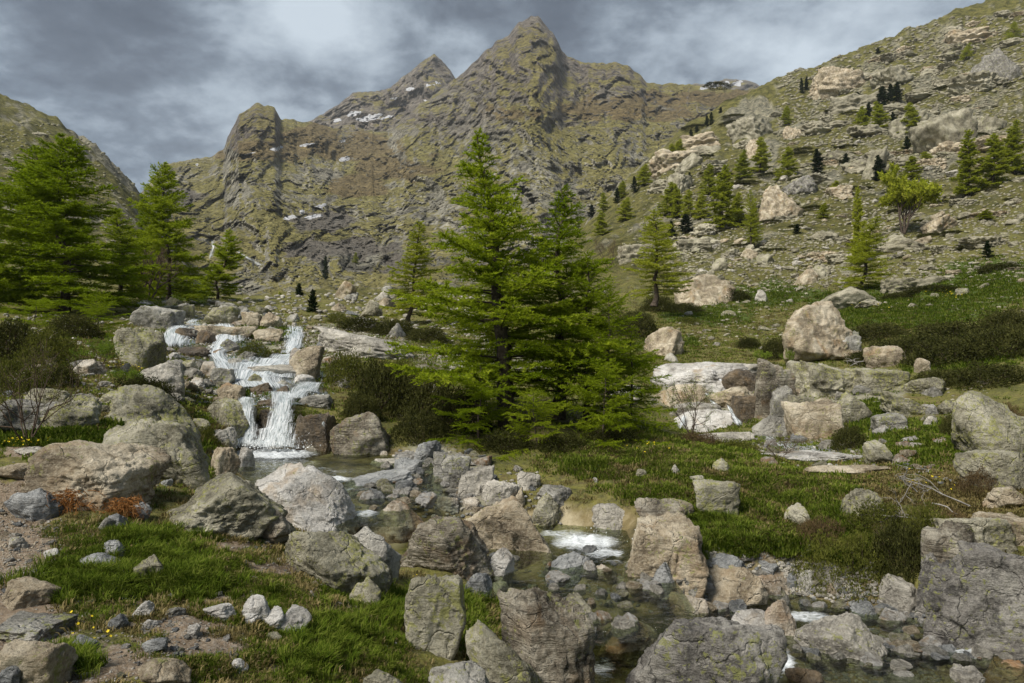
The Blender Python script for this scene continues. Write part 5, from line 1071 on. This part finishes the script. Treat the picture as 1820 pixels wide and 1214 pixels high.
for (u, v, vt, hw, lb) in [
 (1525, 189, 163, 8, 'dark pine a little apart at the left of the high grove'), (1568, 197, 153, 13, 'largest dark pine of the high grove'), (1582, 184, 149, 9, 'dark pine tucked behind the largest one of the high grove'), (1595, 181, 145, 10, 'highest dark pine at the right of the grove'),
 (1543, 210, 181, 7, 'small dark pine in the gap of the high grove'), (1588, 226, 198, 7, 'small dark pine below the high grove'), (1686, 245, 224, 6, 'tiny dark pine on the smooth rock dome'), (1613, 272, 242, 10, 'dark pine at the left foot of the smooth rock dome'),
 (1454, 306, 264, 13, 'round-topped dark pine above the dark overhang'), (1503, 299, 272, 8, 'slim dark pine right of the dark overhang'), (1563, 320, 275, 13, 'stout dark pine on the steep ribbed slab'), (1226, 332, 306, 7, 'dark pine left of the rock rib'),
 (1370, 389, 366, 7, 'dark young pine at the foot of the cracked outcrop'), (1219, 413, 380, 14, 'dark bushy pine at the lower left of the hillside'), (1193, 421, 392, 8, 'narrow dark pine near the airy larch'), (1416, 416, 398, 8, 'dark dwarf pine in the scree'),
 (1754, 459, 427, 10, 'dark young pine in the right-hand meadow'), (1425, 166, 138, 5, 'thin dark pine on the skyline, lowest of three'), (1433, 160, 136, 5, 'thin dark pine on the skyline, middle of three'), (1458, 131, 119, 4, 'tiny dark pine on the skyline, highest of three'),
 (1560, 96, 84, 5, 'solitary tiny pine on the hillside skyline'), (1496, 142, 127, 5, 'tiny dark pine just under the skyline'), (1173, 309, 276, 9, 'dark pine half way along the hillside edge line'), (1127, 342, 313, 7, 'dark pine lower down the hillside edge line'),
 (1097, 361, 333, 7, 'dark pine low on the edge line beside the clump'), (1052, 386, 364, 9, 'dark pine at the foot of the edge line'), (1264, 222, 199, 5, 'small dark pine high on the edge line'), (1256, 226, 205, 5, 'smallest of the dark pines paired high on the edge line'), (1281, 201, 190, 4, 'lone dot-like dark pine near the top of the edge line'), (1238, 236, 222, 5, 'dark pine between two rock ribs of the edge line'), (1228, 246, 230, 5, 'low dark pine on the upper rock rib')]:
    tree(u, v, vt, hw*1.3, 'pine%d' % (len(lb) % 2), lb, GP, name='pine_tree')
GV = 'young dark pines of the valley floor'
tree(555, 571, 514, 17, 'pine0', 'dark young pine in front of the pale cascade slab', GV, name='pine_tree', d=36)
tree(532, 542, 503, 14, 'pine1', 'dark loose young pine left behind the front one', GV, name='pine_tree', d=55)
tree(579, 497, 455, 9, 'pine0', 'thin dark pine standing out against the rocky mountain foot', GV, name='pine_tree', sheet=B)
tree(498, 540, 518, 9, 'far0', 'small green larch left of the young dark pines', GV, d=55)
tree(256, 500, 408, 30, 'pine1', 'dark pine hidden between the left-hand larches', GV, name='pine_tree', d=46)
tree(632, 468, 448, 8, 'far1', 'tiny green tree on the mountain foot', GV, sheet=B)
tree(625, 530, 500, 8, 'airy0', 'thin brownish leafless larch on the valley floor', GV, d=60)

def broad(name, u, v, vt, hw, label, leafmat, seed, stems=4, levels=4, leaf=.05, leafn=5, d=None, spread=.5, wood='bark', cat='tree', r0=.018, H=4., group=None):
    r = np.random.default_rng(seed); W_ = Acc(); tips = []
    def grow(p, dr_, L, rad, lv):
        n = 5; P = [p]
        for i in range(n): dr_ = unit(dr_+r.normal(size=3)*.13+np.array([0, 0, .04])); P.append(P[-1]+dr_*L/n)
        W_.add(*tube(np.array(P), np.linspace(rad, rad*.62, n+1), 5 if lv > 1 else 3))
        if lv == 0 or lv == 1:
            for q in P[1:]: tips.append((q, dr_))
        if lv:
            for k in range(3 if lv > 1 else 4):
                a = r.normal(size=3); nd = unit(dr_+spread*1.2*unit(a)*r.uniform(.6, 1.3)+np.array([0, 0, .08])); grow(P[-1-int(r.integers(3))], nd, L*r.uniform(.6, .85), rad*.6, lv-1)
    for k in range(stems):
        a = k*2.4+r.random(); grow(np.array([.05*math.cos(a), .05*math.sin(a), 0])*H/4, unit(np.array([math.cos(a)*spread, math.sin(a)*spread, 1.])), H*.30, r0*H, levels)
    P = np.array([t[0] for t in tips]); D = np.array([t[1] for t in tips]); P = np.repeat(P, leafn, 0)+r.normal(size=(len(P)*leafn, 3))*.05*H/4; D = np.repeat(D, leafn, 0)
    V, Fc = needles(P, D, r, leaf*H/4, leaf*.6*H/4, 1, .2); wv, wf = W_.out(); ext = max(np.percentile(np.abs(P[:, 0]), 98), .01); top = np.percentile(P[:, 2], 99.5)
    p = A.hit(u, v) if d is None else np.array([(u-CU)/F*d, d, (CV-v)/F*d]); sx, sz = hw/F*p[1]/ext, (v-vt)/F*p[1]/top
    o = bpy.data.objects.new(name, None); C.collection.objects.link(o); o.location = p; o.scale = (sx, sx, sz); o['label'] = label; o['category'] = cat
    if group: o['group'] = group
    link('trunk' if cat == 'tree' else 'stem', mesh('stems', wv, wf, [M[wood]]), parent=o)
    if leafmat: link('crown' if cat == 'tree' else 'foliage', mesh('foliage', V, Fc, [M[leafmat]], False, {'tint': np.repeat(r.random(len(P)), 3)}), parent=o)
broad('broadleaf_tree', 1606, 416, 296, 52, 'broad spreading yellow-green tree with several dark stems on the stony slope', 'larch_pale', 5, stems=4, levels=4, leaf=.17, leafn=4, spread=.55)
broad('bare_shrub', 50, 790, 610, 75, 'bare leaning shrub with thin grey stems at the left edge', 'shrub', 6, stems=6, levels=3, leaf=.05, leafn=2, wood='twig', cat='shrub', spread=.7, r0=.008)
broad('bare_shrub', 255, 552, 440, 50, 'brown leafless bush with crooked stems beside the dense tall larch', 'heath', 7, stems=5, levels=4, leaf=.03, leafn=1, wood='twig', cat='shrub', spread=.6, d=36)
broad('leafy_shrub', 1228, 775, 668, 48, 'light green shrub with open twigs in front of the second waterfall', 'fresh', 8, stems=6, levels=3, leaf=.05, leafn=2, wood='twig', cat='shrub', spread=.6, r0=.008)
broad('bare_shrub', 1385, 815, 770, 50, 'low leafless twiggy shrub behind the grass bank', None, 9, stems=8, levels=3, wood='twig', cat='shrub', spread=.6, r0=.006)
broad('leafy_shrub', 178, 655, 598, 42, 'fresh yellow-green shrub left of the lichen wedge', 'fresh', 10, stems=6, levels=3, leaf=.09, leafn=3, wood='twig', cat='shrub', spread=.7, r0=.008)
broad('leafy_shrub', 225, 690, 655, 30, 'low fresh green shrub in front of the lichen wedge', 'fresh', 11, stems=6, levels=3, leaf=.10, leafn=3, wood='twig', cat='shrub', spread=.7, r0=.008)
broad('leafy_shrub', 1352, 648, 622, 18, 'small bright green shrub at the foot of the massive meadow boulder', 'fresh', 12, stems=5, levels=2, leaf=.14, leafn=4, wood='twig', cat='shrub', spread=.7, r0=.008)
broad('leafy_shrub', 1404, 652, 618, 16, 'bright green sprig above the square-cut wall', 'fresh', 13, stems=5, levels=2, leaf=.14, leafn=4, wood='twig', cat='shrub', spread=.6, r0=.008)
broad('bare_shrub', 1425, 500, 476, 16, 'bare brown bush on the brown boulder of the stony slope', None, 14, stems=7, levels=3, wood='twig', cat='shrub', spread=.8, r0=.006)
broad('bare_shrub', 1082, 478, 420, 26, 'round pale brown bush behind the right side of the central clump', 'heath', 15, stems=6, levels=3, leaf=.04, leafn=3, wood='twig', cat='shrub', spread=.7, r0=.006)

# ------------------------------------------------------------------ low bushes
def bushmesh(seed, mt, n=5200, leaf=.085, wd=.034, spiky=.5):
    r = np.random.default_rng(seed); D = unit(r.normal(size=(n, 3))); D[:, 2] = np.abs(D[:, 2]); lump = 1+.28*fbm(D*2.2+seed, 3, seed)
    rad = lump*r.uniform(.25, 1, n)**.33; P = D*rad[:, None]; V, Fc = needles(P, unit(D+np.array([0, 0, .4])), r, leaf, wd, 2, spiky)
    ti = np.repeat(np.repeat(np.clip(.2+.6*r.random(n)+.3*(fbm(P*3+seed, 2, seed+3)), 0, 1), 2), 3)
    W_ = Acc()
    for k in range(40):
        e = P[int(r.integers(n))]; m = e*.5+r.normal(size=3)*.08; W_.add(*tube(np.array([[0, 0, 0], m, e]), np.array([.02, .012, .005]), 3))
    return mesh('foliage', V, Fc, [M[mt]], False, {'tint': ti}), mesh('stem', *W_.out(), [M['twig']])
BM = {('juniper', k): bushmesh(200+k, 'juniper', 5600, .07, .03) for k in range(3)}
BM.update({('shrub', k): bushmesh(210+k, 'shrub', 4600, .06, .028) for k in range(2)}); BM.update({('heath', k): bushmesh(220+k, 'heath', 3500, .11, .016, .8) for k in range(1)})
def bush(u, v, w, h, kind, label, group=None, depth=.8, d=None):
    p = A.hit(u, v) if d is None else np.array([(u-CU)/F*d, d, (CV-v)/F*d]); d0 = p[1]; Wd = w/F*d0/2; dp = min(Wd*depth, max(Wd*.5, 1.2)); yc = d0+dp*.7; g = A.z(p[0]*yc/d0, yc)
    ks = [k for k in BM if k[0] == kind]; fm, sm_ = BM[ks[int(rng.integers(len(ks)))]]
    zt = (CV-(v-h))/F*yc; zb = min(p[2], g, zt-.1)-.1; H = (zt-zb)
    o = bpy.data.objects.new('juniper_bush' if kind == 'juniper' else 'low_shrub', None); C.collection.objects.link(o); o.location = (p[0]*yc/d0, yc, zb); o.scale = (Wd, dp, H)
    o['label'] = label; o['category'] = 'bush'
    if group: o['group'] = group
    link('foliage', fm, parent=o, rz=rng.uniform(0, 6.28)); link('stem', sm_, parent=o)
GB = 'dark low bushes'
for (u, v, w_, h_, kd, lb) in [
 (1560, 606, 120, 32, 'juniper', 'dark bush growing over the right side of the massive meadow boulder'), (1600, 640, 130, 42, 'juniper', 'dark bush mound at the left end of the large shrub field'), (1690, 650, 170, 50, 'juniper', 'wide dark bush in the middle of the large shrub field'),
 (1690, 612, 170, 40, 'juniper', 'upper dark bush of the large shrub field'), (1785, 640, 150, 60, 'juniper', 'dark bush of the shrub field reaching the right edge'), (1760, 690, 150, 44, 'juniper', 'lowest dark bush of the shrub field above the dome-shaped boulder'), (1680, 690, 130, 34, 'juniper', 'low dark bush above the lichen outcrop'),
 (1795, 592, 110, 44, 'juniper', 'upper right dark bush of the shrub field'), (1545, 650, 90, 26, 'juniper', 'dark low bush under the oblong pinkish boulder'),
 (1660, 520, 120, 14, 'juniper', 'flat dark juniper streak in the green meadow'), (1600, 532, 80, 12, 'juniper', 'dark juniper strip below the lone larch'), (1780, 482, 90, 14, 'juniper', 'flat dark juniper patch near the right edge of the meadow'), (1740, 440, 90, 12, 'juniper', 'thin dark juniper streak beside the young pine'),
 (1300, 535, 80, 20, 'juniper', 'dark bush against the large brown-grey boulder'), (1215, 555, 80, 16, 'juniper', 'flat dark bush on the grassy rise'), (1222, 575, 50, 12, 'shrub', 'low brown-green bush behind the second stream'), (1380, 640, 60, 40, 'juniper', 'dark bush in the shade left of the massive meadow boulder'), (1330, 620, 50, 20, 'juniper', 'small dark bush above the pale slabs'),
 (618, 690, 100, 66, 'shrub', 'olive bush on the right rim of the rapids'), (680, 740, 130, 96, 'juniper', 'big dark bush above the angular boulder'), (640, 745, 80, 44, 'juniper', 'dark bush directly behind the angular boulder'), (752, 752, 130, 84, 'juniper', 'dark rounded bush between the rapids and the larches'), (700, 690, 110, 50, 'shrub', 'olive bush top beside the pale cascade slab'),
 (745, 790, 110, 60, 'juniper', 'lower dark bush over the slate rocks'), (820, 770, 120, 80, 'juniper', 'dark undergrowth at the left foot of the leaning trunk'), (900, 806, 110, 40, 'juniper', 'dark undergrowth below the leaning trunk'), (1000, 806, 110, 36, 'juniper', 'dark undergrowth in the middle of the clump'), (1090, 792, 100, 36, 'juniper', 'dark undergrowth at the right foot of the clump'),
 (640, 590, 90, 26, 'juniper', 'dark flat bush behind the pale cascade slab'), (700, 598, 90, 30, 'juniper', 'dark flat bush beyond the pale slab near the loose larch'), (600, 575, 50, 20, 'shrub', 'low bush right of the dark young pine'), (760, 610, 90, 28, 'juniper', 'dark bush left of the clump at mid height'), (1170, 555, 70, 30, 'juniper', 'dark bush at the foot of the airy larch'), (1130, 600, 90, 50, 'juniper', 'dark bush behind the right boughs of the clump'),
 (20, 640, 110, 70, 'juniper', 'shaded dark bush at the left edge under the larches'), (85, 650, 120, 66, 'shrub', 'olive bush left of the fresh yellow-green shrub'), (30, 700, 110, 70, 'shrub', 'olive bush behind the bare leaning shrub'), (110, 690, 70, 40, 'juniper', 'dark bush by the flat-topped slab'), (130, 600, 100, 40, 'juniper', 'dark bush beneath the tall broad larch'),
 (252, 712, 118, 44, 'juniper', 'dark mound bush over the long sloping boulder'), (365, 790, 44, 34, 'shrub', 'small olive tuft bush beside the lower waterfall boulder'), (450, 640, 66, 32, 'shrub', 'grassy islet bush in the middle of the cascade'), (285, 700, 40, 20, 'heath', 'brown heathery tuft by the pinkish grey boulder'),
 (1470, 1040, 120, 90, 'shrub', 'shrub hanging over the cobbles at the left of the bank'), (1530, 1060, 120, 110, 'shrub', 'shrub with yellow-green leaves in the middle of the overhanging bank'), (1600, 1050, 130, 120, 'juniper', 'dark shrub above the pale upright rock face'), (1645, 985, 110, 90, 'shrub', 'shrub tangled with bleached branches'), (1560, 960, 130, 70, 'shrub', 'upper shrub of the overhanging bank'), (1455, 970, 100, 50, 'heath', 'brown heathery shrub at the top of the bank'), (1690, 960, 90, 50, 'heath', 'brown twiggy shrub beside the cliff-like boulder'),
 (1510, 800, 70, 40, 'juniper', 'dark bush beneath the rounded grey boulder of the ledges'), (1480, 775, 60, 30, 'heath', 'brown heath below the orange-brown wedge'), (1700, 775, 60, 40, 'juniper', 'dark bush left of the dome-shaped boulder'), (1740, 880, 80, 46, 'heath', 'rust-brown leafless bush beside the smooth greenish boulder'), (1790, 750, 60, 30, 'heath', 'brown heath at the right edge'), (1300, 800, 110, 20, 'shrub', 'low olive bush strip on the crest of the grass bank'), (1240, 790, 90, 22, 'heath', 'brown tufted bush strip on the grass bank crest')]:
    bush(u, v, w_, h_, kd, lb, GB)
r_ = np.random.default_rng(3)
for i in range(70):  # flat juniper cushions on the hillside
    u = r_.uniform(1180, 1820); v = r_.uniform(150, 480); p = A.hit(u, v)
    if p[1] > 340 or p[1] < 40: continue
    w_ = r_.uniform(18, 60)/F*p[1]; fm, sm_ = BM[('juniper', int(r_.integers(3)))]
    o = bpy.data.objects.new('juniper_cushion', None); C.collection.objects.link(o); o.location = p-np.array([0, 0, .1]); o.scale = (w_*.5, w_*.35, w_*.11); o.rotation_euler = (0, 0, r_.uniform(-.4, .4))
    o['label'] = where(p, 'flat dark', w_/p[1]*F, 'juniper cushion'); o['category'] = 'bush'; o['group'] = 'juniper cushions on the hillside'; link('foliage', fm, parent=o)

# ------------------------------------------------------------------ grass
def gn_scatter(name, pts, scl, rot, tuft_me, label=None, cat=None, **k):
    me = bpy.data.meshes.new(name); me.vertices.add(len(pts)); me.vertices.foreach_set('co', np.asarray(pts, np.float32).ravel())
    a = me.attributes.new('scl', 'FLOAT', 'POINT'); a.data.foreach_set('value', np.asarray(scl, np.float32)); b = me.attributes.new('rot', 'FLOAT_VECTOR', 'POINT'); b.data.foreach_set('vector', np.asarray(rot, np.float32).ravel())
    o = link(name, me, kind='stuff', **k); src = bpy.data.objects.new(name+'_tuft', tuft_me)
    g = bpy.data.node_groups.new(name, 'GeometryNodeTree'); g.interface.new_socket('Geometry', in_out='INPUT', socket_type='NodeSocketGeometry'); g.interface.new_socket('Geometry', in_out='OUTPUT', socket_type='NodeSocketGeometry')
    gi = g.nodes.new('NodeGroupInput'); go = g.nodes.new('NodeGroupOutput'); m2p = g.nodes.new('GeometryNodeMeshToPoints'); ip = g.nodes.new('GeometryNodeInstanceOnPoints'); oi = g.nodes.new('GeometryNodeObjectInfo'); oi.inputs['Object'].default_value = src
    n1 = g.nodes.new('GeometryNodeInputNamedAttribute'); n1.data_type = 'FLOAT'; n1.inputs['Name'].default_value = 'scl'; n2 = g.nodes.new('GeometryNodeInputNamedAttribute'); n2.data_type = 'FLOAT_VECTOR'; n2.inputs['Name'].default_value = 'rot'
    L = g.links.new; L(gi.outputs[0], m2p.inputs['Mesh']); L(m2p.outputs[0], ip.inputs['Points']); L(oi.outputs['Geometry'], ip.inputs['Instance']); L(n1.outputs[0], ip.inputs['Scale']); L(n2.outputs[0], ip.inputs['Rotation']); L(ip.outputs[0], go.inputs[0])
    md = o.modifiers.new('tufts', 'NODES'); md.node_group = g; return o
def tuftmesh(seed, mt, n=46, h=.11, w=.0045, spread=.05, flop=.7):
    r = np.random.default_rng(seed); a = r.uniform(0, 6.28, n); rr = spread*np.sqrt(r.random(n)); p = np.stack([rr*np.cos(a), rr*np.sin(a), np.full(n, -.01)], 1)
    b = a+r.normal(size=n)*.6; o = np.stack([np.cos(b), np.sin(b), 0*b], 1); hh = h*r.uniform(.45, 1.1, n)[:, None]; fl = flop*r.uniform(.2, 1, n)[:, None]
    sd = np.stack([-np.sin(b), np.cos(b), 0*b], 1)*w; z = np.array([[0, 0, 1.]])
    m = p+o*hh*fl*.25+z*hh*.6; t = p+o*hh*fl*.85+z*hh*(1-.35*fl); V = np.stack([p-sd, p+sd, m+sd*.8, m-sd*.8, t], 1).reshape(-1, 3); i = np.arange(n)[:, None]*5
    Fc = np.vstack([i+[0, 1, 2], i+[0, 2, 3], i+[3, 2, 4]]); return mesh('tuft', V, Fc, [M[mt]], False, {'tint': np.repeat(r.random(n), 5)})
def occupied(x, y):
    for ox, oy, w_, d_ in OCCN:
        if ((x-ox)/(w_*.74))**2+((y-oy)/(d_*.74))**2 < 1: return True
    return False
OCCN = [o for o in OCC if o[1] < 22]
def field(name, ellipses, n, seed, tm, smin, smax, tilt=.25, dmax=16., maxpx=None, thr=.25, push=True):
    r = np.random.default_rng(seed); pts, sc_, ro = [], [], []
    w_ = np.array([e[2]*e[3] for e in ellipses], float); ks = r.choice(len(ellipses), n, p=w_/w_.sum())
    for k in ks:
        a, b, c, d_ = ellipses[k]; q = r.normal(size=2)*.5; u, v = a+q[0]*c, b+q[1]*d_
        p = A.hit(u, v)
        if p[1] > dmax: continue
        j = int(np.clip(np.searchsorted(uc, u), 1, len(uc)-1)); i = int(np.clip(np.searchsorted(dr, p[1]), 1, len(dr)-1))
        if dm[i, j] > .45+.3*r.random() or bed[i, j] > .3 or gm[i, j] < thr*r.random(): continue
        cl = noise(np.array([p[0]*2.6, p[1]*2.6, seed]), 9)
        if cl < -.25+.3*(r.random()-.5): continue
        if occupied(p[0], p[1]): continue
        pts.append(p); sc_.append(r.uniform(smin, smax)*(1+.6*max(cl, 0))*(p[1]/7)**.35); ro.append((r.normal()*tilt*.5, r.normal()*tilt*.5, r.uniform(0, 6.28)))
    return gn_scatter(name, pts, sc_, ro, tm)
near = [e for e in GRASS if e[1] > 760 and e[0] < 900]; bank = [e for e in GRASS if e[0] > 860 and e[1] > 780]
field('grass', near, 13000, 401, tuftmesh(1, 'grass', 50, .042, .0026, .06), .55, 1.05)
field('grass', near, 5000, 402, tuftmesh(2, 'dry', 40, .045, .0024, .055, .9), .5, 1.0)
field('grass', bank, 13000, 403, tuftmesh(3, 'grass', 34, .06, .0055, .09), .7, 1.3)
field('grass', bank, 3000, 404, tuftmesh(4, 'dry', 28, .08, .005, .08, .9), .6, 1.2)
mid = [e for e in GRASS if e[1] <= 790]
field('grass', mid, 9000, 405, tuftmesh(5, 'grass', 26, .085, .011, .14), .6, 1.1, dmax=70)
field('dry_grass', [(420, 1000, 500, 260), (1200, 870, 420, 90), (1450, 560, 380, 60), (1600, 800, 220, 90), (600, 700, 200, 60), (200, 700, 220, 60)], 5000, 406, tuftmesh(6, 'dry', 26, .06, .005, .09, .9), .5, 1.0, dmax=60, thr=-1)
field('short_turf', [(900, 640, 900, 110), (1200, 600, 500, 80), (1400, 780, 500, 70), (200, 620, 300, 60), (350, 760, 250, 80)], 16000, 407, tuftmesh(16, 'grass', 22, .05, .007, .12, .9), .6, 1.2, dmax=60, thr=-1)
field('short_turf', [(900, 600, 900, 90), (1450, 540, 420, 80), (1650, 860, 200, 60), (1740, 920, 120, 50), (200, 620, 300, 60), (350, 760, 250, 80)], 15000, 408, tuftmesh(17, 'dry', 22, .05, .006, .12, .9), .6, 1.2, dmax=80, thr=-1)
# long tussocks
TUS = [(150, 1040, 90, 34, 90), (200, 1030, 60, 30, 60), (300, 1010, 70, 36, 90), (350, 1040, 60, 30, 60), (270, 960, 80, 20, 50), (130, 1180, 40, 30, 30), (690, 1080, 50, 40, 50), (600, 1130, 90, 50, 80), (1240, 925, 60, 30, 60), (1470, 935, 70, 30, 50), (1280, 960, 90, 26, 70), (1480, 1010, 60, 30, 60), (840, 1090, 26, 50, 30), (560, 1180, 60, 30, 30), (1340, 985, 60, 20, 50)]
r_ = np.random.default_rng(77); tp_, ts_, tr_ = [], [], []
for a, b, c, d_, n in TUS:
    for _ in range(n*2):
        q = r_.normal(size=2)*.5; p = A.hit(a+q[0]*c, b+q[1]*d_)
        if not occupied(p[0], p[1]) and p[2] > -2.5: tp_.append(p); ts_.append(r_.uniform(.6, 1.15)*(p[1]/7)**.5); tr_.append((r_.normal()*.15, r_.normal()*.15, r_.uniform(0, 6.28)))
gn_scatter('long_grass', tp_, ts_, tr_, tuftmesh(8, 'grass', 70, .135, .0034, .06, .95))
# yellow flowers
fp, fs, fr_ = [], [], []
for a, b, c, d_, n in [(150, 1130, 70, 40, 12), (40, 792, 40, 8, 40), (895, 1195, 12, 22, 30), (735, 1042, 8, 8, 8), (1160, 800, 60, 14, 10), (1520, 545, 60, 10, 60), (240, 660, 40, 20, 40), (1640, 860, 60, 20, 20), (600, 1020, 40, 30, 10), (1690, 525, 60, 12, 40)]:
    for _ in range(n): p = A.hit(a+r_.normal()*c*.5, b+r_.normal()*d_*.5); fp.append(p+np.array([0, 0, .06*(p[1]/6)**.5])); fs.append((p[1]/5)**.6*r_.uniform(.45, .85)); fr_.append((r_.normal()*.5, r_.normal()*.5, r_.uniform(0, 6.28)))
def flower():
    V, Fc = [[0, 0, 0]], []
    for k in range(5):
        a = k*1.2566; V += [[.011*math.cos(a-.5), .011*math.sin(a-.5), .004], [.013*math.cos(a), .013*math.sin(a), .006], [.011*math.cos(a+.5), .011*math.sin(a+.5), .004]]; i = 1+k*3; Fc += [[0, i, i+1], [0, i+1, i+2]]
    return mesh('flower', V, Fc, [M['petal']], False)
gn_scatter('yellow_flowers', fp, fs, fr_, flower())

# ------------------------------------------------------------------ dead bracken, dead branches
def bracken(u, v, w_, h_, seed, label):
    r = np.random.default_rng(seed); p = A.hit(u, v); W_ = Acc(); s = p[1]/F
    for k in range(150):
        a = r.uniform(-.2, math.pi+.2) if k % 2 else r.uniform(0, 6.28); L = r.uniform(.4, 1)*w_*s*.55; b = np.array([r.normal()*w_*.18*s, r.normal()*.06, h_*s*r.uniform(.25, .8)]); t = np.linspace(0, 1, 6)
        q = b+np.stack([math.cos(a)*L*t, -abs(math.sin(a))*L*t*.6, -h_*s*(t**2)*r.uniform(.3, .9)+L*.25*t], 1)+r.normal(size=(6, 3))*.004
        W_.add(*tube(q, .0035*(1.1-t), 3))
        for i in range(1, 6):
            if r.random() < .6: e = q[i]+r.normal(size=3)*.022; W_.add(np.array([q[i], q[i]+r.normal(size=3)*.007, e]), np.array([[0, 1, 2]]))
    V, Fc = W_.out(); link('dead_bracken', mesh('dead_bracken', V, Fc, [M['bracken']], False, {'tint': np.repeat(r.random(len(V)//3+1), 3)[:len(V)]}), loc=p-np.array([0, .12, 0]), label=label, cat='fern')
bracken(140, 905, 100, 52, 1, 'larger clump of orange-brown dead bracken at the left foot of the tan boulder')
bracken(236, 915, 66, 44, 2, 'smaller clump of orange-brown dead bracken at the right foot of the tan boulder')
def deadbranch(u, v, px, seed, label, d=None, dir0=(-1, -.1, .15), lv=3):
    r = np.random.default_rng(seed); p = A.hit(u, v) if d is None else np.array([(u-CU)/F*d, d, (CV-v)/F*d]); s = p[1]/F; W_ = Acc()
    def g(q, dr_, L, rad, l):
        P = [q]
        for i in range(7): dr_ = unit(dr_+r.normal(size=3)*.28+np.array([0, 0, -.02])); P.append(P[-1]+dr_*L/7)
        W_.add(*tube(np.array(P), np.linspace(rad, rad*.45, 8), 4))
        if l:
            for i in (2, 4, 6): g(P[i], unit(dr_+r.normal(size=3)*.8), L*r.uniform(.4, .65), rad*.55, l-1)
    g(np.zeros(3), unit(np.array(dir0, float)), px*s, .011*p[1]/9, lv); V, Fc = W_.out()
    link('dead_branch', mesh('dead_branch', V, Fc, [M['deadwood']]), loc=p+np.array([0, -.25, .1]), label=label, cat='branch', group='bleached dead branches')
deadbranch(1700, 905, 110, 1, 'bleached branch fanning left over the overhanging bank', dir0=(-1, 0, .35))
deadbranch(1640, 925, 90, 2, 'bleached twigs drooping into the overhanging shrubs', dir0=(-1, -.2, -.1))
deadbranch(1635, 900, 80, 3, 'bleached branch curving right towards the cliff-like boulder', dir0=(1, -.1, -.3))
deadbranch(1610, 880, 80, 4, 'upper bleached spray of branches above the turf-capped rock', dir0=(-1, 0, .6))
deadbranch(1560, 645, 60, 5, 'grey dead branch lying on the massive meadow boulder', dir0=(-1, 0, .1), lv=2)

# thin mountain air between the viewpoint and the far ridges
zlo = min(float(z.min()) for z in (zA, Z1, Z2, Z3, ZB))-1.; zhi = max(float(z.max()) for z in (zA, Z1, Z2, Z3))+8.
mH, tH = newmat('haze'); pv = N(tH, 'ShaderNodeVolumePrincipled', in_Density=.00010); pv.inputs['Color'].default_value = (.88, .93, 1, 1); oH = N(tH, 'ShaderNodeOutputMaterial'); tH.links.new(pv.outputs[0], oH.inputs['Volume'])
xm = max(float(np.abs(a).max()) for a in (X, X1, X2, X3, XB))+20; ym = max(float(a.max()) for a in (Y, Y1, Y2, Y3))+20
hv = np.array([[x, y, z] for z in (zlo, zhi) for y in (-90., ym) for x in (-xm, xm)]); link('haze', mesh('haze', hv, [[0, 2, 3, 1], [4, 5, 7, 6], [0, 1, 5, 4], [2, 6, 7, 3], [0, 4, 6, 2], [1, 3, 7, 5]], [mH], False), kind='stuff')
